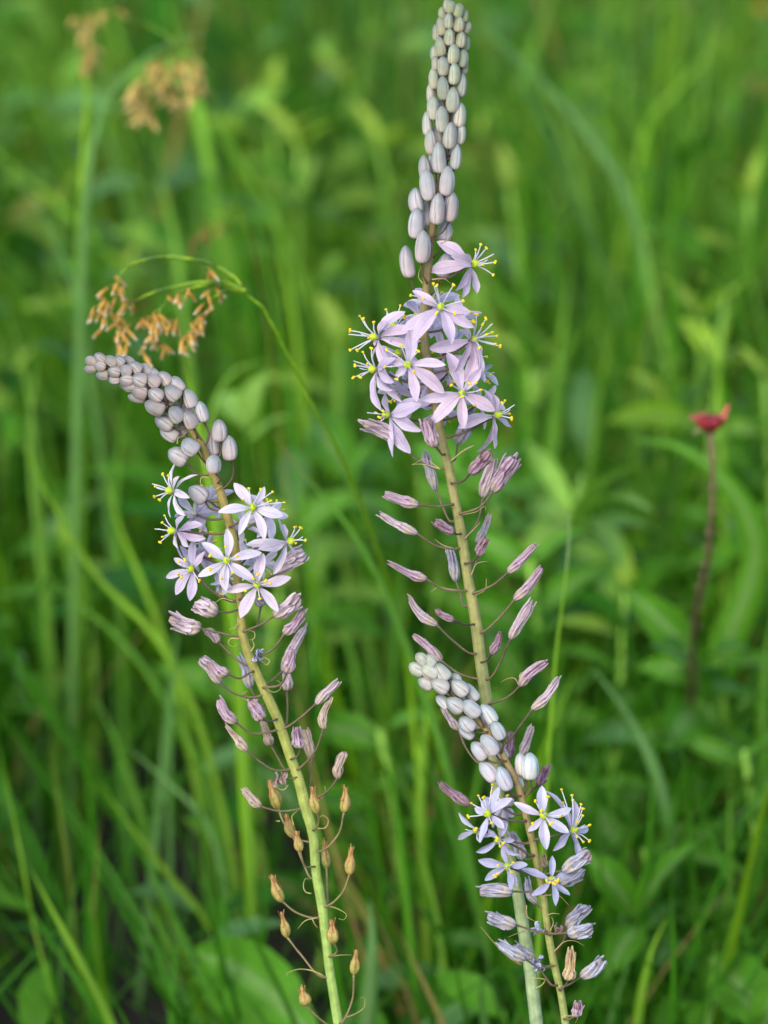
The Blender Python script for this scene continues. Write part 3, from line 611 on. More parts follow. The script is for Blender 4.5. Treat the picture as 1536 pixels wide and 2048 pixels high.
for a in [((1470, 1360), (1290, 1500), 100, 'p', [(1285, 1505), (1200, 1560), (1080, 1600)], -1, 1), ((945, 1500), (965, 1625), 70, 'b', None, -1, .5), ((800, 1690), (940, 1732), 95, 'p', [(945, 1735), (1000, 1735), (1060, 1720)], 1, 1.2), ((640, 1775), (835, 1835), 95, 'p', [(840, 1840), (950, 1860), (1080, 1880)], 1, 1.2),
          ((1440, 1640), (1285, 1760), 90, 'p', [(1280, 1765), (1200, 1810), (1100, 1850)], 1, 1), ((1195, 1640), (1205, 1700), 60, 'b', [(1210, 1700), (1170, 1830)], -1, .4)]:
    nod.wilted(C1, a[0], a[1], a[2], a[3], a[4], a[5], 80, a[6])
for tip, base, wd, kd, ped, *r in [((345, 335), (422, 412), 60, 'p', [(420, 410), (500, 490), (590, 555)], -1), ((945, 225), (822, 362), 78, 'm', [(825, 370), (770, 440), (660, 510)], 1, .6), ((952, 325), (812, 595), 62, 'p', [(810, 590), (760, 640), (700, 690)], -1, .3),
        ((875, 455), (840, 605), 72, 'm', [(835, 605), (800, 675), (700, 690)], 1, .2), ((835, 595), (840, 713), 66, 'p', [(845, 715), (845, 820), (832, 940)], -1), ((318, 512), (432, 667), 66, 'p', [(440, 665), (520, 730), (660, 748)], 1, .4), ((372, 535), (482, 612), 74, 'm', [(480, 615), (550, 635), (615, 600)], 1),
        ((548, 498), (618, 695), 76, 'b', [(620, 695), (640, 740), (680, 800)], -1), ((425, 765), (532, 912), 72, 'm', [(535, 915), (620, 970), (755, 960)]), ((620, 772), (690, 892), 88, 'm', [(690, 895), (740, 900), (770, 890)], 1), ((692, 895), (742, 1047), 68, 't', [(750, 1050), (790, 1130), (830, 1195)], -1),
        ((465, 925), (597, 1082), 60, 't', [(600, 1085), (680, 1150), (755, 1195), (840, 1200)]), ((1157, 655), (1018, 792), 66, 'p', [(1015, 795), (920, 880), (830, 940)], 1, .2), ((1110, 768), (1065, 947), 66, 't', [(1065, 950), (1010, 1090), (905, 1195)]),
        ((900, 935), (930, 1062), 70, 'm', [(925, 1065), (905, 1115), (870, 1130)], 1, .4), ((955, 950), (995, 1132), 62, 't', [(990, 1140), (988, 1270), (975, 1385)], -1), ((1195, 1090), (1152, 1252), 72, 't', [(1140, 1255), (1100, 1320), (1000, 1380)], 1), ((572, 1310), (682, 1427), 72, 't', [(690, 1420), (790, 1450), (930, 1435)], 1)]:
    nod.wilted(C2, tip, base, wd, kd, ped, r[0] if r else 1, 85, r[1] if len(r) > 1 else 0)
nod.crumple(C2, (662, 488), 95, 'b', 24); nod.crumple(C2, (805, 1250), 110, 't', 26)
for tip, base, wd, ped, *r in [((425, 38), (482, 215), 78, [(490, 220), (510, 290), (600, 400), (700, 420)], -1), ((688, 78), (722, 240), 68, [(725, 240), (730, 300), (705, 340)]), ((893, 82), (885, 237), 70, [(885, 240), (850, 370), (740, 475)]), ((528, 250), (575, 390), 70, [(575, 390), (640, 560), (680, 640)], -1),
        ((590, 350), (615, 477), 68, [(615, 480), (650, 570), (690, 570)]), ((765, 410), (778, 580), 66, [(785, 580), (782, 700), (780, 810)], -1), ((928, 448), (920, 620), 70, [(915, 620), (880, 720), (785, 810)]), ((440, 622), (505, 787), 72, [(515, 790), (590, 850), (715, 885)]),
        ((498, 848), (532, 1003), 66, [(540, 1005), (620, 1110), (770, 1250)]), ((808, 898), (822, 1040), 78, [(828, 1040), (842, 1090), (812, 1118)]), ((960, 1080), (945, 1232), 70, [(945, 1235), (935, 1390), (870, 1530)]), ((622, 1308), (652, 1422), 78, [(665, 1425), (720, 1490), (800, 1545)])]:
    nod.capsule(C3, tip, base, wd, ped, r[0] if r else 1)
for pix in [[(720, 335), (770, 330), (788, 280), (750, 255), (735, 268)], [(685, 735), (650, 725), (635, 680), (655, 640), (672, 650)], [(785, 810), (850, 830), (900, 870), (885, 895), (850, 888)], [(715, 885), (650, 900), (600, 950)], [(760, 1240), (700, 1212), (580, 1205), (530, 1235), (548, 1245)],
            [(812, 1120), (870, 1112), (935, 1112)], [(885, 1500), (960, 1470), (1010, 1430), (1000, 1370), (982, 1378)], [(690, 890), (710, 930), (725, 945)], [(575, 310), (565, 260), (600, 225)], [(745, 150), (770, 110), (765, 72)], [(490, 290), (465, 288)]]:
    nod.bract([C3(*q) for q in pix], 14, 1.2, srgb(178, 166, 106))
for pix in [[(600, 340), (640, 350), (640, 390), (610, 400)], [(620, 470), (640, 430), (630, 395), (640, 385)], [(705, 690), (760, 720), (800, 700), (795, 655), (775, 648)], [(550, 390), (490, 395), (480, 420), (510, 440), (540, 420)], [(665, 765), (600, 770), (560, 745), (600, 710)], [(540, 300), (520, 325), (485, 335)], [(850, 1290), (820, 1320), (775, 1300), (765, 1265)], [(510, 160), (440, 145), (385, 185)], [(690, 500), (735, 530), (715, 552), (690, 530)]]:
    nod.bract([C2(*q) for q in pix], 14, 1.1, srgb(178, 166, 112))
for pix in [[(880, 905), (840, 905), (835, 950), (880, 965)], [(600, 490), (650, 455), (680, 440)], [(690, 700), (695, 665), (740, 650)], [(960, 960), (920, 980), (890, 965)], [(830, 760), (835, 800), (845, 840)]]:
    nod.bract([C1(*q) for q in pix], 14, 1.0, srgb(182, 166, 108))

# ---- the short spike in front of the tall one
short = Spike('short wild hyacinth spike with creamy white buds crossing before a thicker stalk', -0.020,
    seq(A4, [(190, 240, 5), (240, 285, 6), (340, 390, 8), (450, 500, 9), (560, 610, 10), (650, 720, 12), (720, 850, 13), (790, 1000, 14), (830, 1150, 14), (868, 1300, 15)]) + seq(A5, [(745, 530, 14), (782, 700, 14), (815, 950, 15), (852, 1150, 16), (898, 1350, 15), (925, 1530, 15)]),
    stem_cols((0, srgb(150, 140, 84)), (.4, srgb(150, 128, 88)), (.62, srgb(146, 144, 84)), (1, srgb(146, 160, 92))))
SB0, SB1 = srgb(212, 210, 198), srgb(152, 168, 160)
for x, y, ln, wd, ang, *r in [(187, 207, 80, 64, 38), (245, 215, 80, 66, 40), (162, 268, 104, 70, 55), (240, 283, 112, 78, 62), (320, 285, 116, 80, 40), (217, 357, 98, 72, 60), (302, 372, 118, 84, 58), (425, 384, 122, 80, 45), (497, 412, 132, 72, 38), (395, 490, 118, 84, 54), (325, 472, 108, 68, 50, -1),
        (500, 511, 128, 84, 48), (602, 546, 142, 78, 36), (472, 606, 110, 86, 48), (470, 660, 112, 60, 55, -1), (660, 645, 124, 76, 28), (606, 735, 144, 86, 36), (545, 772, 132, 88, 38), (600, 900, 146, 84, 40), (700, 941, 154, 84, 22), (682, 772, 124, 66, 30, -1), (400, 330, 80, 60, 40, -1)]:
    px, py = A4(x, y); k = max(0, min(1, (py - 1310) / 240))
    short.bud(px, py, ln / 3.072, wd / 3.072, ang, r[0] if r else 1, 28 + 6 * k, mix(SB0, srgb(214, 204, 216), k), mix(srgb(164, 172, 140), mix(SB1, srgb(172, 184, 198), k), min(1, k * 3)), drop=24)
for x, y, ln, wd, ang, ped, *r in [(860, 867, 168, 96, 0, [(862, 948), (865, 1010), (820, 1060)]), (805, 856, 150, 66, 4, [(835, 930), (840, 1000), (815, 1050)], -1), (790, 962, 96, 56, 15, [(800, 1005), (815, 1050)], -1)]:
    px, py = A4(x, y); short.bud(px, py, ln / 3.072, wd / 3.072, ang, r[0] if r else 1, 36, SB0, srgb(190, 202, 212), ped=[A4(*q) for q in ped])
for i in range(7):
    t = i / 6; px, py = A4(260 + 330 * t, 290 + 330 * t + (16 if i % 2 else -16)); short.bud(px, py, 30 + 10 * t, 22 + 5 * t, 55 - 20 * t, -1, 24 + 6 * t, SB0, SB1)
SF = srgb(200, 204, 236)
short.flower(A5, (455, 240), (-.35, .1, .9), [(512, 72), (368, 205), (595, 140), (398, 415), (545, 325), (420, 150)], [(390, 128), (420, 135), (348, 175), (328, 255), (470, 288), (475, 62), (470, 105)], col=SF, ped=[(480, 250), (560, 275), (665, 285)], rad=85)
short.flower(A5, (545, 200), (-.2, .3, -.8), [(428, 132), (605, 148), (608, 262), (560, 310), (480, 330)], sign=-1, col=BLUE)
short.flower(A5, (790, 250), (0, .1, 1), [(780, 68), (608, 170), (695, 345), (806, 455), (942, 352), (960, 205)], [(773, 210), (737, 155), (895, 245), (830, 290), (815, 130), (720, 290)], col=mix(SF, PALE, .5), rad=75)
short.flower(A5, (958, 345), (.7, .3, .6), [(985, 163), (848, 455), (1008, 518), (1068, 330), (822, 85), (1000, 420)], [(900, 90), (965, 125), (1020, 180), (1030, 207), (1028, 247), (993, 278), (1070, 305), (1072, 405), (990, 370), (910, 170), (970, 155), (1030, 405)], col=mix(SF, PINK, .3), ped=[(930, 360), (830, 380), (720, 400)], L=62, rad=60)
short.flower(A5, (385, 340), (-.8, 0, .5), [(262, 238), (255, 402), (450, 290), (398, 412), (470, 360)], [(375, 330), (380, 350)], col=srgb(200, 196, 206), faded=.5, hw=.12, ovary=.6, ped=[(400, 345), (520, 380), (690, 420)])
short.flower(A5, (520, 395), (-.3, -.2, .8), [(375, 478), (565, 290), (580, 490), (450, 330), (610, 400), (640, 490)], [(500, 380), (540, 410), (520, 430)], col=BLUE, faded=.55, ped=[(580, 410), (640, 450), (715, 495)], rad=80)
short.flower(A5, (570, 560), (-.1, 0, 1), [(390, 525), (430, 648), (590, 705), (628, 682), (690, 550), (540, 430)], [(505, 600), (490, 615), (508, 548), (590, 590), (600, 530)], col=SF, faded=.45, rad=85)
short.flower(A5, (840, 645), (.1, .15, 1), [(655, 578), (845, 498), (1005, 598), (952, 735), (865, 798), (718, 738)], [(805, 640), (825, 650), (845, 655), (865, 645), (875, 635), (855, 660)], col=SF, faded=.5, rad=55)
for tip, base, wd, kd, ped, *r in [((1078, 480), (908, 592), 88, 'b', [(905, 600), (840, 600), (770, 620)], 1, .6), ((1035, 590), (888, 662), 80, 'b', [(880, 665), (830, 680), (790, 700)], -1, .5), ((398, 718), (602, 715), 84, 'b', [(600, 715), (670, 718), (775, 712)], 1, .5), ((690, 640), (748, 795), 60, 'b', [(750, 800), (790, 840)], -1, .4), ((590, 350), (668, 522), 80, 'b', [(670, 525), (700, 520), (740, 500)], -1, .4),
        ((445, 865), (620, 922), 84, 'b', [(620, 925), (710, 950), (810, 975)], 1, .7), ((1062, 808), (935, 942), 95, 'b', [(940, 980), (900, 1040), (845, 1095)], -1, .8), ((1092, 945), (935, 970), 84, 'b', [(930, 970), (880, 975), (825, 975)], 1, .7), ((520, 1030), (682, 1132), 84, 'b', [(690, 1140), (770, 1200), (850, 1295)], 1, .5), ((620, 1045), (732, 1125), 64, 'b', [(735, 1130), (800, 1180), (850, 1180)], -1, .4),
        ((955, 1075), (945, 1262), 80, 'y', [(945, 1265), (925, 1290), (890, 1320)], 1, .2), ((1150, 1140), (1018, 1242), 84, 'b', [(1015, 1245), (960, 1280), (890, 1315)], 1, .8), ((1003, 1402), (985, 1485), 64, 'm', [(975, 1490), (950, 1500), (915, 1500)], 1, .8), ((790, 485), (795, 572), 56, 'y', [(795, 575), (780, 620), (760, 640)], -1, .1)]:
    short.wilted(A5, tip, base, wd, kd, ped, r[0] if r else 1, 75, r[1] if len(r) > 1 else 0)
short.crumple(A5, (752, 942), 100, 'b', 16); short.crumple(A5, (752, 1165), 110, 'b', 22); short.crumple(A5, (882, 950), 80, 't', 18)
for pix in [[(850, 1090), (930, 1020), (985, 1020), (1040, 1050)], [(815, 860), (850, 850), (890, 855)], [(790, 740), (880, 740), (945, 800)], [(680, 960), (610, 980), (572, 997)], [(800, 1255), (740, 1250), (690, 1275)], [(830, 960), (850, 900), (838, 870)], [(860, 600), (862, 540), (850, 510)], [(925, 1480), (1000, 1490), (985, 1525)], [(685, 800), (690, 870), (740, 900)]]:
    short.bract([A5(*q) for q in pix], 12, 1.2, srgb(168, 150, 100))

# ------------------------------------------------------------------ meadow plants behind the spikes
GC = {'lime': srgb(128, 176, 34), 'green': srgb(84, 144, 32), 'grey': srgb(102, 150, 84), 'deep': srgb(52, 114, 22), 'tan': srgb(150, 128, 78), 'pale': srgb(136, 184, 72), 'olive': srgb(122, 136, 46)}
def ribbon(b, path, wid, col, roll=0.0, fold=0.25, nu=5, face=None, colf=None):
    rows, cols = [], []; n = len(path)
    for i, p in enumerate(path):
        a = path[max(0, i - 1)]; c = path[min(n - 1, i + 1)]; d = (c - a).normalized()
        v = face if face is not None else (p - CAM).normalized()
        sd_ = d.cross(v)
        if sd_.length < .05: sd_ = d.cross(Vector((1, .3, .2)))
        sd_.normalize(); nn = sd_.cross(d); rl = roll + .5 * math.sin(i / n * 2)
        s2 = sd_ * math.cos(rl) + nn * math.sin(rl); n2 = nn * math.cos(rl) - sd_ * math.sin(rl)
        row, cr = [], []
        for j in range(nu):
            u = -1 + 2 * j / (nu - 1); row.append(p + s2 * (wid[i] / 2 * u) + n2 * (wid[i] / 2 * fold * abs(u)))
            cc = colf(i / (n - 1)) if colf else col; cr.append(mix(cc, mix(cc, (1, 1, .7), .12), 1 if j == nu // 2 else 0))
        rows.append(row); cols.append(cr)
    b.grid(rows, False, None, cols)
def px_path(pts, y, n, ys=None, ground=True):
    q = [at_y(x, yy, y if ys is None else ys[i]) for i, (x, yy) in enumerate(pts)]
    if ground:
        l = q[-1]; dx = (q[-1].x - q[-2].x) / max(1e-3, abs(q[-1].z - q[-2].z)); dx = max(-.35, min(.35, dx))
        q.append(Vector((l.x + dx * l.z * .6, l.y - .01, -.004)))
    return smooth_path(q, n)
def blade(pts, w, y, col, label='long green grass blade in the blurred meadow behind the flower spikes', group='grass blades in the meadow', name='grass_plant', roll=None, base=.7, tipc=None):
    """traced from its tip down; w: widest photo width in pixels"""
    path = px_path(pts, y, 34); dep = (path[4] - CAM).dot(FWD); wm = w * (.6 if group else 1) * dep / F_PX
    wid = [wm * table([(0, .04), (.08, .3), (.25, .78), (.45, 1), (.75, .95), (1, base)], i / 33) for i in range(34)]
    c = GC[col]; rr = rng.uniform(.88, 1.12); c = tuple(x * rr for x in c)
    b = MB(); ribbon(b, path, wid, c, roll if roll is not None else rng.uniform(-.5, .5), .3, 5, colf=lambda t: mix(tipc, c, min(1, max(0, (t - .02) / .07))) if tipc and t < .09 else mix(c, mix(c, GC['lime'], .35), t))
    g = path[-1]; t = thing(name, (g.x, g.y, 0), label, 'grass', group); b.build('blade', M_GRASS, t); return t
def stalk(pts, w, y, col, label, group=None, cat='grass', name='grass_plant'):
    path = px_path(pts, y, 40); dep = (path[4] - CAM).dot(FWD); r = w * dep / F_PX / 2
    b = MB(); b.tube(path, [r * (.35 + .65 * min(1, i / 10)) for i in range(40)], 8, col=GC[col]); g = path[-1]; t = thing(name, (g.x, g.y, 0), label, cat, group); b.build('stem', M_STEM, t); return t
blade([(422, 66), (360, 78), (300, 108), (232, 170), (190, 270), (172, 400), (165, 560)], 26, 1.80, 'grey', 'wide grey-green grass blade arching over beside the tan sedge head', None)
stalk([(172, 100), (175, 200), (168, 340), (163, 520), (160, 760)], 22, 1.85, 'lime', 'thick pale green grass stalk rising behind the arched grey-green blade')
blade([(366, 690), (390, 800), (440, 1100), (478, 1300), (488, 1500), (500, 1700), (520, 2020)], 34, 1.55, 'lime', 'broad yellow-green grass blade standing straight behind the nodding flower spike', None, roll=.2)
blade([(538, 858), (600, 940), (680, 1030), (740, 1120), (790, 1230), (860, 1420)], 22, 1.52, 'green', 'green grass blade with browned tip leaning between two flower spikes', None, roll=.3, tipc=srgb(136, 104, 66))
blade([(1138, 1018), (1138, 1080), (1128, 1180), (1112, 1310), (1100, 1480)], 13, 1.42, 'lime', 'narrow upright grass blade with a white dry tip beside the tall spike', None, roll=.1, tipc=srgb(196, 200, 170))
blade([(1266, 880), (1345, 890), (1425, 940), (1488, 1020), (1512, 1105), (1492, 1190), (1452, 1290), (1430, 1400)], 70, 1.72, 'green', 'very broad green leaf blade arching over behind the red flower head', None, roll=-.35, base=.22)
blade([(1560, 1180), (1536, 1290), (1528, 1420), (1522, 1560)], 30, 1.66, 'green', 'green grass blade beside the foot of the broad arching leaf', None, roll=.1)
blade([(955, 50), (1030, 110), (1100, 180), (1180, 270), (1250, 380), (1300, 560)], 30, 2.1, 'grey', 'grey-green grass blade sloping away beside the tall bud column', None, roll=.2)
blade([(1185, 1335), (1250, 1420), (1300, 1510), (1340, 1640), (1350, 1900)], 34, 1.6, 'grey', 'grey-green grass blade with blunt tip below the red flower head', None, roll=.2)
blade([(1335, 1835), (1312, 1880), (1290, 1960), (1275, 2060)], 26, 1.46, 'lime', 'bright yellow-green blade tip standing low beside the short spike', None, roll=.2)
blade([(738, 1800), (745, 1870), (742, 1960), (735, 2060)], 46, 1.47, 'grey', 'smooth lance-shaped grey-green leaf standing beside the seed capsules', None, roll=.1)
blade([(60, 1735), (110, 1830), (165, 1930), (225, 2050)], 22, 1.46, 'lime', 'yellowish grass blade slanting low away from the nodding spike', None, roll=.1)
blade([(195, 1560), (260, 1650), (330, 1740), (420, 1850), (470, 1960)], 26, 1.6, 'lime', roll=.1)
G_ = [([(0, 330), (60, 390), (110, 480), (150, 580), (175, 720)], 28, 1.9, 'grey'), ([(5, 580), (25, 650), (60, 800), (80, 980)], 26, 1.8, 'pale'), ([(310, 320), (330, 400), (350, 480), (365, 600)], 34, 2.05, 'pale'), ([(540, 490), (560, 520), (585, 620), (600, 760)], 34, 1.95, 'lime'),
      ([(665, 575), (672, 640), (675, 760), (680, 900)], 36, 1.95, 'pale'), ([(30, 860), (100, 1000), (200, 1160), (300, 1260), (380, 1400), (430, 1560)], 26, 1.65, 'lime'), ([(200, 900), (240, 1060), (290, 1180), (330, 1290), (370, 1450)], 26, 1.7, 'lime'),
      ([(60, 1120), (150, 1200), (260, 1300), (330, 1400), (400, 1560)], 24, 1.7, 'green'), ([(0, 1490), (12, 1560), (40, 1700), (70, 1860), (110, 2010)], 12, 1.5, 'lime'), ([(250, 1490), (330, 1560), (410, 1640), (450, 1760)], 26, 1.6, 'grey'), ([(190, 1390), (230, 1480), (280, 1620), (320, 1800)], 34, 1.68, 'green'),
      ([(340, 1380), (370, 1450), (420, 1580), (455, 1720), (480, 1900)], 30, 1.6, 'green'), ([(100, 1480), (120, 1620), (140, 1760), (155, 1950)], 16, 1.55, 'olive'), ([(200, 1640), (190, 1760), (182, 1860), (175, 1990)], 14, 1.55, 'olive'), ([(280, 1780), (320, 1860), (370, 1950), (420, 2060)], 34, 1.55, 'green'),
      ([(1050, 60), (1090, 180), (1150, 330), (1190, 480), (1210, 640)], 32, 2.3, 'pale'), ([(1120, 130), (1180, 230), (1250, 320), (1280, 460)], 26, 2.3, 'green'), ([(1290, 60), (1260, 160), (1240, 300), (1240, 460)], 34, 2.4, 'pale'), ([(1460, 40), (1380, 150), (1300, 240), (1270, 360)], 26, 2.3, 'lime'), ([(1330, 180), (1360, 240), (1390, 300), (1385, 430)], 26, 2.3, 'pale'),
      ([(1225, 640), (1210, 720), (1195, 820), (1180, 960)], 30, 1.9, 'lime'), ([(1160, 620), (1120, 760), (1110, 860), (1105, 980)], 34, 1.9, 'green'), ([(1480, 560), (1460, 640), (1440, 720), (1445, 880)], 26, 1.8, 'lime'), ([(640, 1150), (700, 1300), (720, 1420), (740, 1600)], 30, 1.75, 'green'), ([(820, 1050), (800, 1200), (790, 1350), (800, 1560)], 36, 1.75, 'green'),
      ([(620, 1290), (600, 1400), (610, 1520), (630, 1700)], 28, 1.75, 'deep'), ([(880, 1300), (850, 1450), (840, 1600), (850, 1800)], 36, 1.6, 'lime'), ([(1010, 1500), (1015, 1380), (1030, 1560), (1040, 1700)], 20, 1.7, 'green'), ([(1100, 1330), (1120, 1460), (1110, 1600), (1100, 1800)], 30, 1.65, 'green'),
      ([(760, 1480), (830, 1620), (880, 1750), (910, 1950)], 30, 1.65, 'green'), ([(640, 1700), (700, 1780), (800, 1900), (860, 2060)], 26, 1.6, 'green'), ([(1536, 1560), (1470, 1650), (1420, 1750), (1400, 1900)], 30, 1.65, 'grey'), ([(1210, 1480), (1225, 1600), (1230, 1750), (1235, 1950)], 30, 1.62, 'green'),
      ([(420, 960), (400, 1060), (410, 1200), (430, 1400)], 30, 1.8, 'green'), ([(560, 720), (470, 740), (430, 800), (420, 900), (440, 1050)], 22, 1.75, 'pale'), ([(700, 420), (760, 520), (780, 640), (790, 800)], 30, 2.2, 'green'), ([(80, 700), (60, 860), (70, 1010), (90, 1200)], 30, 1.8, 'pale'), ([(260, 760), (240, 880), (230, 1010), (240, 1200)], 30, 1.85, 'green')]
G_LABEL = ['grey-green grass blade slanting down towards the thick pale stalk', 'pale grass blade standing upright near the slanting grey-green one', 'pale upright grass blade behind the drooping orange-brown sedge', 'yellow-green upright blade between the arched sedge and the tall bud column', 'pale upright blade just beside the open flowers of the tall spike', "long yellow-green blade leaning towards the nodding spike's open flowers", "shorter yellow-green blade leaning behind the nodding spike's open flowers", 'green blade leaning under two longer yellow-green blades', 'thin yellow-green blade curving up from the dark grass', 'grey-green blade slanting behind the lowest seed capsules', 'dark-based green blade leaning over a dark gap in the grass', "green blade leaning close behind the nodding spike's wilted flowers", 'olive thin blade standing over dark bare soil', 'second olive thin blade standing over dark bare soil', 'broad green blade beside the big smooth low leaf', 'pale tall blade behind the tall bud column, in the far grass', 'green blade crossing the far pale blades', 'broad pale blade standing in the far grass', 'yellow-green blade slanting across the far grass', 'short pale blade standing in the far grass by the slanting one', 'yellow-green upright blade above the leafy whorl plant', 'broad green blade above the leafy whorl plant', 'yellow-green blade above the red flower head', 'green blade between the two larger spikes, low in the grass', "broad green blade behind the tall spike's wilted flowers", "dark green blade behind the nodding spike's lower wilted flowers", 'yellow-green broad blade beside the creamy bud tip', 'short green blade hidden behind the short spike', "green upright blade beside the short spike's buds", 'green leaning blade between short spike and seed capsules', 'green blade leaning low beside the seed capsules', "grey-green blade leaning in past the red flower's foot", "green upright blade behind the short spike's open flowers", "green blade right behind the nodding spike's open flowers", 'pale blade arching over beside the arched sedge stem', "green blade in the far grass beside the tall spike's lowest buds", 'pale upright blade beside the long leaning yellow-green blade', 'green upright blade behind the bent bud tip']
for (p, w_, y_, c_), lb in zip(G_, G_LABEL): blade(p, w_, y_, c_, lb)
# broad leaves
def leaf(parent, base, tip, width, col, sag=.12, roll=0.0, cup=.25, normal=None):
    d = tip - base; L = d.length; n = 12
    nrm = normal or Vector((0, -.45, 1)); nrm = (nrm - d.normalized() * nrm.dot(d.normalized())).normalized()
    path = [base + d * (i / (n - 1)) + nrm * (L * sag * math.sin(math.pi * i / (n - 1))) for i in range(n)]
    tab = [(0, .12), (.1, .4), (.3, .92), (.45, 1), (.65, .84), (.85, .42), (1, .03)]
    b = MB(); ribbon(b, path, [width * table(tab, i / (n - 1)) for i in range(n)], col, roll, -cup, 7, face=-nrm)
    return b.build('leaf', M_LEAF, parent)
def leafy_plant(stem_pts, y, leaves, col, label, group=None, w=9, wl=.30, name='leafy_plant', stem_col='green'):
    """leaves: (base pixel, tip pixel, depth change of the tip in m, width fraction)"""
    path = px_path(stem_pts, y, 24); g = path[-1]
    t = thing(name, (g.x, g.y, 0), label, 'plant', group)
    dep = (path[2] - CAM).dot(FWD); r = w * dep / F_PX / 2
    b = MB(); b.tube(path, [r * (.5 + .5 * i / 23) for i in range(24)], 8, col=GC[stem_col]); b.build('stem', M_STEM, t)
    for bp, tp, dz, wf in leaves:
        B, T_ = at_y(*bp, y), at_y(*tp, y + dz); k = rng.uniform(.85, 1.15); c = tuple(x * k for x in GC[col])
        leaf(t, B, T_, (T_ - B).length * wf, c, rng.uniform(.06, .16), rng.uniform(-.3, .3))
    return t
leafy_plant([(1145, 1040), (1140, 1150), (1125, 1400), (1120, 1700)], 1.80, [((1145, 1040), (1052, 885), .05, .17), ((1150, 1040), (1166, 945), .03, .14), ((1150, 1040), (1290, 925), -.03, .32), ((1150, 1045), (1310, 1025), -.06, .26), ((1150, 1050), (1370, 1110), .02, .22), ((1148, 1050), (1030, 1120), -.03, .3), ((1150, 1050), (1250, 1150), -.06, .34), ((1146, 1060), (1060, 1000), .05, .3), ((1148, 1060), (1330, 1190), .0, .3), ((1148, 1080), (1230, 1230), -.04, .4)], 'pale', 'leafy green plant with spreading whorl of pointed leaves beside the tall spike')
def clump(px, py, y, n, size, col, label, seed):
    g = random.Random(seed); top = at_y(px, py, y); t = thing('leafy_clump', (top.x, y, 0), label, 'plant')
    b = MB(); b.tube(smooth_path([top, Vector((top.x + .008, y + .005, top.z * .5)), Vector((top.x, y, -.004))], 10), .0016, 6, col=GC['pale']); b.build('stem', M_STEM, t)
    for k in range(n):
        a = k * 2.4 + g.uniform(-.4, .4); dz = -.075 * k / n * 1.2; p = top + Vector((g.gauss(0, .004), g.gauss(0, .004), dz)); L = size * g.uniform(.7, 1.2)
        dv = Vector((math.cos(a), math.sin(a) * .7 - .25, g.uniform(-.15, .75))).normalized(); kk = g.uniform(.85, 1.15)
        leaf(t, p, p + dv * L, L * g.uniform(.28, .42), tuple(c * kk for c in GC[col]), g.uniform(.05, .18), g.uniform(-.3, .3), normal=Vector((g.uniform(-.4, .4), -.7, 1)))
for a in [(985, 985, 1.86, 12, .042, 'green', 'bushy clump of soft green leaves against the tall spike stem', 1), (1060, 1120, 1.76, 10, .036, 'green', 'low clump of green leaves below the spreading leaf whorl', 2), (840, 940, 1.92, 12, .04, 'green', 'clump of green leaves behind the left-hand wilted flowers of the tall spike', 3),
          (1440, 1330, 1.70, 12, .046, 'green', 'wide clump of soft leaves round the foot of the red flower stalk', 4), (1490, 1500, 1.62, 10, .04, 'green', 'low clump of leaves under the red flower', 5), (1180, 1560, 1.66, 10, .036, 'green', 'leaf clump beside the open flowers of the short spike', 6), (760, 1460, 1.70, 10, .036, 'green', 'leaf clump between the short and nodding spikes', 7),
          (620, 1000, 1.90, 10, .04, 'pale', 'pale leaf clump beside the open flowers of the nodding spike', 8), (1290, 1700, 1.60, 9, .04, 'green', 'leaf clump just above two broad angular leaves', 9), (1440, 900, 1.9, 10, .04, 'green', 'leaf clump behind the red flower head', 10), (620, 1620, 1.68, 9, .034, 'deep', 'dark leaf clump behind the seed capsules', 11), (1010, 1850, 1.58, 9, .032, 'deep', 'dark leaf clump behind the thick stalk of the tall spike', 12)]: clump(*a)
leafy_plant([(1400, 1330), (1395, 1500), (1390, 1700)], 1.66, [((1400, 1340), (1240, 1170), .0, .34), ((1400, 1340), (1500, 1300), -.02, .6), ((1396, 1380), (1536, 1420), .03, .6), ((1400, 1400), (1300, 1290), -.03, .4), ((1398, 1460), (1510, 1540), -.04, .6), ((1396, 1420), (1330, 1500), -.05, .5)], 'green', 'low plant with wide soft green leaves at the foot of the red flower')
leafy_plant([(1290, 1850), (1300, 1950), (1310, 2060)], 1.52, [((1270, 1830), (1395, 1685), -.01, .42), ((1270, 1840), (1165, 1700), .0, .45), ((1280, 1850), (1210, 1960), -.03, .4), ((1290, 1860), (1400, 1800), .03, .4)], 'green', 'low plant with two broad angular leaves beside the short spike')
leafy_plant([(1480, 2020), (1500, 2060)], 1.46, [((1540, 2080), (1415, 1915), .05, .42), ((1520, 2080), (1600, 1900), .0, .45)], 'green', 'broad green leaf rosette below the red flower')
leafy_plant([(600, 2060), (610, 2100)], 1.48, [((640, 2090), (375, 1905), .06, .34), ((640, 2090), (800, 2010), .05, .3)], 'green', 'broad smooth green leaf lying low behind the seed capsules')
leafy_plant([(700, 960), (720, 1060), (740, 1250)], 1.85, [((700, 960), (880, 900), .02, .4), ((700, 960), (620, 850), .05, .4), ((705, 990), (800, 1060), -.03, .5), ((705, 1000), (600, 1070), .0, .45), ((705, 980), (760, 860), .0, .4), ((715, 1060), (860, 1150), .0, .5)], 'green', 'bushy plant with bright green leaves between the tall and nodding spikes')
leafy_plant([(900, 960), (960, 1080), (990, 1250)], 1.8, [((930, 960), (1060, 900), .02, .4), ((930, 970), (1070, 1000), .0, .5), ((935, 1000), (1060, 1080), -.03, .45), ((930, 960), (830, 900), .03, .4), ((940, 1040), (1040, 1180), .0, .5)], 'green', 'bushy green plant with wide leaves just behind the wilting tall spike')
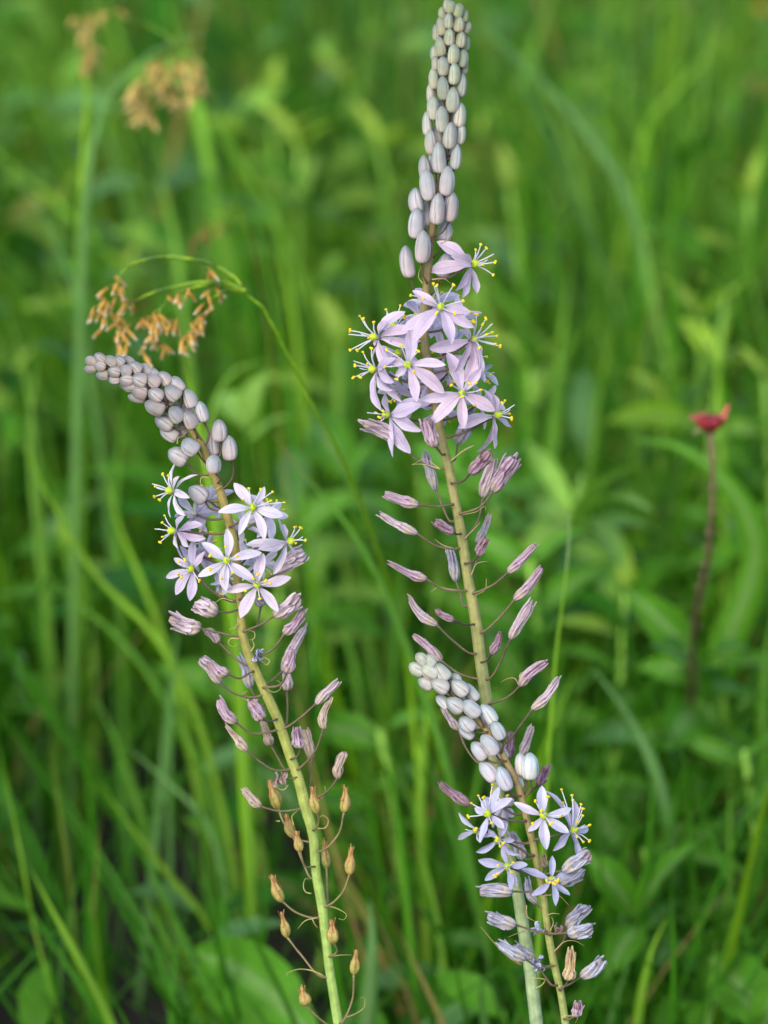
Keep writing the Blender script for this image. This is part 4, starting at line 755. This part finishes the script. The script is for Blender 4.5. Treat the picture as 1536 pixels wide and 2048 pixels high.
leafy_plant([(500, 780), (495, 900), (500, 1050)], 1.85, [((495, 850), (540, 740), .0, .5), ((495, 860), (440, 790), .03, .4), ((496, 880), (600, 830), .0, .4)], 'pale', 'plant with one pale rounded leaf beside the sedge stem')
# forbs with opposite leaves, mostly far back
def forb(px, py, y, size, col, label, group):
    top = at_y(px, py, y); h = top.z; x0 = top.x + rng.uniform(-.03, .03)
    t = thing('meadow_forb', (x0, y, 0), label, 'plant', group)
    path = smooth_path([top, Vector(((top.x + x0) / 2 + rng.uniform(-.01, .01), y, h * .5)), Vector((x0, y, -.004))], 16)
    b = MB(); b.tube(path, [.0012 + .0012 * i / 15 for i in range(16)], 7, col=GC['pale']); b.build('stem', M_STEM, t)
    az = rng.uniform(0, 3)
    for k in range(5):
        p = path[min(15, int(k * 2.2))]; az += 1.57 + rng.uniform(-.3, .3)
        for sgn in (0, math.pi):
            L = size * (.5 + .5 * min(1, k / 2)) * rng.uniform(.8, 1.15); a = az + sgn + rng.uniform(-.2, .2)
            rise = rng.uniform(.1, .6) - k * .12 + (.5 if k == 0 else 0)
            dv = Vector((math.cos(a), math.sin(a), rise)).normalized(); kk = rng.uniform(.85, 1.15)
            leaf(t, p, p + dv * L, L * rng.uniform(.24, .34), tuple(c * kk for c in mix(GC[col], srgb(178, 206, 74), .75 if k == 0 else .4 if k == 1 else 0)), .08, rng.uniform(-.3, .3), normal=Vector((0, 0, 1)))
FB = [(540, 190, 2.5, .06, 'lime'), (700, 180, 2.6, .06, 'lime'), (600, 300, 2.3, .06, 'green'), (760, 300, 2.4, .06, 'green'), (480, 150, 2.9, .06, 'pale'), (860, 120, 2.9, .06, 'green'), (640, 80, 3.1, .07, 'green'), (960, 280, 2.5, .06, 'lime'), (1020, 380, 2.3, .06, 'grey'),
      (1500, 400, 2.2, .07, 'lime'), (1450, 600, 1.95, .05, 'lime'), (1400, 640, 2.0, .05, 'green'), (1530, 760, 1.9, .05, 'green'), (250, 560, 2.2, .07, 'green'), (120, 420, 2.4, .07, 'green'), (60, 150, 2.9, .07, 'green'), (300, 20, 3.3, .07, 'green'), (1150, 20, 3.2, .07, 'green'), (1320, 500, 2.3, .06, 'green'),
      (420, 480, 2.3, .06, 'green'), (960, 560, 2.2, .06, 'green'), (1060, 740, 2.0, .06, 'green'), (680, 700, 2.05, .06, 'green'), (1480, 120, 2.9, .07, 'green'), (20, 760, 2.1, .06, 'green'), (800, 20, 3.4, .07, 'green'), (1330, 800, 2.0, .05, 'green'), (1250, 1180, 1.75, .045, 'green'), (560, 1180, 1.8, .05, 'green'), (150, 1050, 1.9, .05, 'green')]
HERB = {'lime': 'bright lime-topped herb with paired pointed leaves among the far grass', 'green': 'soft green herb with paired pointed leaves among the far grass', 'pale': 'pale green herb with paired leaves near the tan sedge cluster', 'grey': 'grey-green herb with paired leaves beside the tall bud column'}
for a in FB: forb(*a, HERB[a[4]], 'meadow herbs among the far grass')
# ---- drooping sedges
def sedge(stem, y, branches, clusters, label, col, tipc, w=7, sl=26, seed=1, stem_col='lime', ys=None):
    g = random.Random(seed)
    path = px_path(stem, y, 40, ys); gr = path[-1]
    t = thing('drooping_sedge', (gr.x, gr.y, 0), label, 'sedge'); dep = (path[2] - CAM).dot(FWD); U_ = dep / F_PX
    b = MB(); b.tube(path, [U_ * w / 2 * (.45 + .55 * min(1, i / 12)) for i in range(40)], 8, col=GC[stem_col]); b.build('stem', M_STEM, t)
    for br in branches:
        q = smooth_path([at_y(x, yy, y + .012 * math.sin(3 * i + len(br))) for i, (x, yy) in enumerate(br)], 22)
        b = MB(); b.tube(q, [U_ * w * (.42 - .2 * i / 21) for i in range(22)], 6, col=mix(GC['lime'], GC['olive'], .4)); b.build('branch', M_STEM, t)
    for (sx, sy, ex, ey, n) in clusters:
        n = int(n * 1.25) + 1; prev = at_y(sx, sy, y)
        for i in range(n):
            k = i / max(1, n - 1); a = R(g.uniform(-55, 55)); ln = sl * g.uniform(.8, 1.2)
            x = sx + (ex - sx) * k + g.uniform(-11, 11); yy = sy + (ey - sy) * k + g.uniform(-7, 7); dz = g.uniform(-.012, .012)
            p0 = at_y(x, yy, y + dz); p1 = at_y(x + math.sin(a) * ln, yy + math.cos(a) * ln, y + dz + g.uniform(-.003, .003))
            kk = g.uniform(.8, 1.2); cc = tuple(c * kk for c in col); r = U_ * sl * .135
            b = MB(); b.lathe(p0, p1, [(tt, rr * r) for tt, rr in [(0, .3), (.1, .7), (.3, 1), (.55, 1), (.8, .75), (.95, .45), (1, .1)]], 9, lambda tt, p: 1 + .16 * math.sin(5 * p + 16 * tt), lambda tt, p: mix(cc, tipc, max(0, (tt - .66) / .3)))
            b.tube([prev, prev.lerp(p0, .5) + Vector((0, 0, .0008)), p0], U_ * 1.3, 5, col=mix(GC['olive'], cc, .4))
            b.build('spikelet', M_SPIKELET, t); prev = p0 if i % 3 else at_y(sx + (ex - sx) * k, sy + (ey - sy) * k, y)
    return t
sedge([(470, 570), (510, 598), (560, 680), (620, 800), (690, 930), (742, 1060), (785, 1200), (815, 1330)], 1.39,
      [[(500, 590), (478, 562), (430, 532), (380, 518), (330, 514), (280, 522), (248, 540), (236, 560)], [(495, 585), (460, 568), (410, 564), (350, 574), (300, 588), (268, 604)], [(490, 580), (450, 572), (400, 572), (350, 592), (318, 622)], [(490, 582), (455, 580), (435, 590), (418, 610)]],
      [(238, 558, 198, 600, 5), (235, 570, 240, 600, 3), (200, 600, 194, 630, 4), (212, 610, 205, 650, 4), (265, 605, 240, 630, 4), (235, 640, 232, 680, 5), (250, 650, 248, 690, 5), (318, 622, 285, 645, 5), (320, 630, 305, 680, 6), (310, 650, 318, 700, 5), (345, 596, 380, 580, 4), (355, 640, 345, 650, 4), (418, 608, 395, 640, 4), (400, 640, 370, 680, 6), (395, 650, 365, 690, 5), (415, 540, 425, 545, 2), (440, 574, 425, 590, 3), (290, 690, 288, 705, 2)],
      'nodding sedge with drooping orange-brown spikelets tipped white above the bent flower spike', srgb(198, 154, 76), srgb(236, 228, 208), 11, 27, 2, 'lime', [1.39, 1.39, 1.40, 1.42, 1.45, 1.49, 1.54, 1.60])
sedge([(400, 130), (432, 200), (462, 280), (505, 410), (530, 520), (560, 680), (590, 900)], 1.72, [[(400, 130), (380, 102), (345, 80), (300, 52), (232, 34)], [(398, 128), (372, 105), (340, 118), (310, 140)], [(402, 130), (405, 150), (396, 170)]],
      [(330, 118, 290, 140, 6), (290, 150, 262, 190, 10), (275, 175, 285, 230, 12), (290, 190, 300, 240, 8), (320, 130, 340, 160, 6), (345, 130, 380, 120, 6), (385, 120, 396, 175, 8), (375, 150, 385, 200, 8), (340, 170, 350, 210, 6), (318, 150, 318, 180, 6)],
      'out of focus sedge with a heavy drooping cluster of tan spikelets', srgb(186, 162, 88), srgb(206, 190, 140), 6, 30, 3, 'green')
sedge([(178, 60), (176, 140), (170, 250), (166, 420), (160, 700)], 1.84, [[(178, 62), (200, 40), (228, 32)], [(178, 62), (165, 45), (146, 42)]], [(150, 38, 225, 26, 9), (180, 45, 175, 120, 12), (172, 100, 168, 140, 5)],
      'upright blurred sedge with a narrow tan head on a stout stem', srgb(186, 158, 86), srgb(206, 190, 140), 12, 27, 4)
sedge([(475, 425), (500, 470), (520, 560), (540, 700)], 1.75, [[(475, 425), (440, 440), (410, 470)]], [(440, 440, 385, 490, 6)], 'thin sedge with one slanting reddish brown spike above the arched sedge', srgb(150, 110, 64), srgb(180, 150, 100), 4, 22, 5, 'olive')
# ---- the red flower
def red_flower(y=1.52):
    g = random.Random(8); stem = [(1421, 868), (1426, 940), (1424, 1020), (1418, 1100), (1396, 1200), (1386, 1300), (1384, 1400), (1378, 1560), (1372, 1750)]
    path = px_path(stem, y, 44, [y, y, y, y + .01, y + .04, y + .09, y + .15, y + .22, y + .28]); t = thing('red_flower', (path[-1].x, path[-1].y, 0), 'small ragged red flower head on a hairy red-brown stalk', 'wildflower'); U_ = (path[0] - CAM).dot(FWD) / F_PX
    b = MB(); b.tube(path, [U_ * 6.5 * (.85 + .3 * i / 43) for i in range(44)], 9, col=lambda q: mix(srgb(112, 98, 70), srgb(88, 66, 48), min(1, q * 3)))
    b.build('stem', M_STEM, t)
    b = MB()
    for i in range(420):
        k = g.randrange(0, 38); p = path[k]; a = g.uniform(0, 6.28); d = Vector((math.cos(a), math.sin(a), g.uniform(-.3, .6))).normalized()
        b.tube([p + d * (U_ * 5), p + d * (U_ * g.uniform(12, 18))], [U_ * .8, U_ * .3], 3, col=srgb(170, 150, 120), caps=False)
    o = b.build('stem_hair', M_STEM, t); o['kind'] = 'stuff'
    c = at_y(1420, 866, y); top = at_y(1420, 826, y); ax = (top - c)
    b = MB(); b.lathe(c, top, [(tt, r * U_) for tt, r in [(0, 6), (.12, 11), (.3, 20), (.5, 27), (.66, 28), (.76, 24), (.84, 16), (.88, 5)]], 22, lambda tt, p: 1 + .07 * math.sin(9 * p + 8 * tt), lambda tt, p: mix(srgb(104, 104, 64), mix(srgb(150, 34, 44), srgb(108, 36, 40), .5 + .5 * math.sin(5 * p)), max(0, min(1, (tt - .05) * 5)))); hd = b.build('flower_head', M_RED, t)
    upv = ax.normalized()
    for i in range(44):
        a = i * 2.4; rr = 12 + 20 * ((i % 13) / 13); out = Vector((math.cos(a), math.sin(a), 0)); p0 = c + upv * (26 * U_) + out * (rr * U_ * .7)
        ln = g.uniform(8, 19) * U_; p1 = p0 + out * ln * (.6 + rr / 60) + upv * ln * g.uniform(.1, .7); b = MB()
        ribbon(b, smooth_path([p0, p0.lerp(p1, .5) + upv * (3 * U_), p1], 6), [U_ * x for x in (5, 7, 8, 7, 5, 1.5)], mix(srgb(184, 52, 66), srgb(150, 74, 78), g.uniform(0, 1)), g.uniform(-.4, .4), .3, 3); b.build('petal', M_RED, hd)
    for (x0, y0), (x1, y1), cc in [((1444, 845), (1457, 808), srgb(172, 48, 60)), ((1398, 848), (1376, 832), srgb(170, 90, 86)), ((1402, 862), (1388, 870), srgb(120, 130, 80))]:
        b = MB(); p0, p1 = at_y(x0, y0, y), at_y(x1, y1, y); ribbon(b, smooth_path([p0, p0.lerp(p1, .5) + Vector((0, 0, .001)), p1], 6), [U_ * x for x in (10, 12, 12, 11, 9, 3)], cc, .2, .3, 3); b.build('petal', M_RED, hd)
red_flower()
# the little yellow bloom far back
def yellow_bloom():
    y = 2.7; top = at_y(1526, 12, y); t = thing('yellow_flower', (top.x, y, 0), 'tiny yellow bloom far back in the meadow', 'wildflower')
    b = MB(); b.tube(smooth_path([top, Vector((top.x + .01, y, top.z * .5)), Vector((top.x, y, -.004))], 10), .0015, 6, col=GC['green']); b.build('stem', M_STEM, t)
    for i in range(5):
        a = i * 1.257; d = Vector((math.cos(a), -.5, math.sin(a))).normalized(); leaf(t, top, top + d * .007, .005, srgb(206, 186, 60), .1, 0).name = 'petal'
yellow_bloom()

# ------------------------------------------------------------------ the uncountable grass and ground cover
GAPS = [(250, 470, 60, 50), (470, 360, 40, 70), (1000, 230, 70, 50), (1480, 180, 60, 60), (1300, 980, 50, 45), (1290, 1370, 60, 60), (1490, 1400, 50, 90), (1390, 1620, 40, 60), (170, 1520, 40, 55), (60, 1780, 50, 90), (240, 1880, 55, 40), (350, 1800, 45, 50), (860, 1600, 40, 40), (860, 1950, 40, 60),
        (20, 720, 30, 40), (620, 930, 40, 30), (110, 1330, 40, 60), (640, 1430, 40, 50), (990, 1700, 40, 60), (540, 1830, 40, 40), (1340, 100, 40, 60), (130, 1810, 60, 60), (250, 1900, 70, 45), (330, 1450, 30, 40), (1050, 1990, 50, 60), (1270, 1330, 70, 60), (1330, 1010, 60, 40), (1480, 1330, 45, 80), (560, 1990, 40, 40)]
def in_gap(px, py, k=1.0):
    for x, y, a, b in GAPS:
        if ((px - x) / a / k) ** 2 + ((py - y) / b / k) ** 2 < 1: return True
    return False
def patch(x, y):                                       # smooth value noise: where the sward is thin
    def h(i, j): return (math.sin(i * 127.1 + j * 311.7) * 43758.5453) % 1.0
    def vn(x, y):
        i, j = math.floor(x), math.floor(y); u, v = x - i, y - j; u, v = u * u * (3 - 2 * u), v * v * (3 - 2 * v)
        return (h(i, j) * (1 - u) + h(i + 1, j) * u) * (1 - v) + (h(i, j + 1) * (1 - u) + h(i + 1, j + 1) * u) * v
    return .65 * vn(x * 9, y * 5) + .35 * vn(x * 21 + 7, y * 11 + 3)
def meadow(n_tuft, seed, y0, y1, hr, wr, name, label, cols, blades=(4, 9), ymax_h=None):
    g = random.Random(seed); V, Fc, Cc = [], [], []; ns = 6
    for _ in range(n_tuft):
        y = y0 + (y1 - y0) * g.random() ** 1.25; x = g.uniform(-1, 1) * (.30 + .16 * y)
        tc = g.random(); tuft_h = g.uniform(*hr) * (1 + .25 * math.sin(x * 5 + y * 3))
        if y < 1.52: tuft_h = min(tuft_h, .10 + max(0, y - 1.3) * .35)
        elif y < 1.75: tuft_h = min(tuft_h, .24)
        px, py = project((x, y, tuft_h * .45))
        if in_gap(px, py, 1.2) and g.random() < .95: continue
        pv = patch(x, y)
        if g.random() > max(.22, min(1, (pv - .24) * 4)): continue
        if y < 1.8 and g.random() < .08: continue
        for _b in range(g.randint(*blades)):
            bx, by = x + g.gauss(0, .012), y + g.gauss(0, .012); h = tuft_h * g.uniform(.55, 1.1); wd = g.uniform(*wr); az = g.gauss(-.4, 1.6); bend = abs(g.gauss(.32, .22)); ln = g.gauss(0, .10); lx = g.gauss(-.26 if x < -.02 else .02, .24)
            if y > 2.3: tc = tc * .8 if tc < .3 else tc  # far tufts turn pale more often: haze put into the blade colour
            elif y < 1.8 and g.random() < .45: tc = .6  # near tufts go deep green: thick low shade put into the blade colour
            c = cols[0] if tc < (.12 if y < 2.3 else .24) else cols[1] if tc < .5 else cols[2] if tc < .78 else cols[3] if tc < .93 else cols[4]
            if g.random() < .05: c = GC['tan']
            kk = g.uniform(.6, 1.25); c = (c[0] * kk, c[1] * kk, c[2] * kk)
            ca, sa = math.cos(az), math.sin(az); pa = az + math.pi / 2 + g.uniform(-.6, .6); qa, qb = math.cos(pa), math.sin(pa); o = len(V)
            for i in range(ns + 1):
                s = i / ns; r = h * bend * s * s; z = h * (s - .38 * bend * s * s); cx, cy = bx + ca * r + lx * h * s, by + sa * r + ln * h * s
                hw = wd / 2 * (.75 + .5 * s if s < .4 else .95 * (1 - ((s - .4) / .6) ** 1.8) + .02)
                V += [(cx - qa * hw, cy - qb * hw, z + hw * .3), (cx, cy, z), (cx + qa * hw, cy + qb * hw, z + hw * .3)]
                cc = mix(c, GC['lime'], .12 * s); Cc += [cc, cc, cc]
                if i < ns:
                    a = o + i * 3; Fc += [(a, a + 1, a + 4, a + 3), (a + 1, a + 2, a + 5, a + 4)]
    me = bpy.data.meshes.new(name); me.from_pydata(V, [], Fc); me.materials.append(M_GRASS)
    me.polygons.foreach_set('use_smooth', [True] * len(me.polygons))
    ca_ = me.color_attributes.new('col', 'FLOAT_COLOR', 'POINT'); arr = np.ones((len(V), 4), dtype=np.float32); arr[:, :3] = np.array(Cc, dtype=np.float32); ca_.data.foreach_set('color', arr.ravel())
    o = bpy.data.objects.new(name, me); COL.objects.link(o); tag(o, label, 'grass'); o['kind'] = 'stuff'
    return o
PAL = [GC['pale'], GC['green'], GC['deep'], GC['lime'], GC['grey']]
meadow(7200, 21, 1.12, 5.2, (.10, .30), (.0016, .0042), 'meadow_grass', 'dense green meadow grass filling the ground behind the flower spikes', PAL)
meadow(150, 22, 1.9, 5.2, (.20, .38), (.005, .009), 'tall_meadow_grass', 'taller broad-bladed grass standing through the blurred meadow', PAL, (3, 6))
def ground_cover(n, seed):
    g = random.Random(seed); b = MB()
    for _ in range(n):
        y = 1.3 + 3.7 * g.random() ** 1.3; x = g.uniform(-1, 1) * (.30 + .16 * y); z = g.uniform(.02, .22 if y > 2.1 else .16 if y > 1.7 else .08); px, py = project((x, y, z))
        if in_gap(px, py, 1.2) and g.random() < .95: continue
        if g.random() > max(.2, min(1, (patch(x, y) - .26) * 4)) or (y < 1.75 and g.random() < .2): continue
        a = g.uniform(0, 6.28); d = Vector((math.cos(a), math.sin(a), g.uniform(-.2, .7))).normalized(); L = g.uniform(.02, .055) * (1.0 if y < 1.9 else 1.05); p = Vector((x, y, z)); nrm = Vector((g.uniform(-.5, .5), g.uniform(-.9, .2), 1)); nrm = (nrm - d * nrm.dot(d)).normalized(); sd_ = d.cross(nrm)
        c = g.choice((GC['deep'], GC['green'], GC['green'], GC['grey'], GC['green']) if y < 2.2 else (GC['green'], GC['pale'], GC['grey'], GC['deep'], GC['olive'])); k = g.uniform(.7, 1.15); c = tuple(q * k for q in c); wd = L * g.uniform(.11, .22)  # far leaves drawn from paler, greyer tones, with haze put into their colour
        rows = [[p + d * (L * t) + sd_ * (wd * w_ * u) + nrm * (L * .12 * math.sin(math.pi * t) + wd * .2 * abs(u) * w_) for u in (-1, 0, 1)] for t, w_ in ((0, .12), (.25, .8), (.5, 1), (.75, .7), (1, .03))]
        b.grid(rows, False, None, [[c] * 3] * 5)
        b.tube([p, Vector((p.x - d.x * .01, p.y - d.y * .01, -.003))], .0008, 3, col=c, caps=False)
    o = b.build('ground_cover', M_LEAF); tag(o, 'low leafy ground cover tangled among the meadow grass', 'foliage'); o['kind'] = 'stuff'
ground_cover(8500, 31)
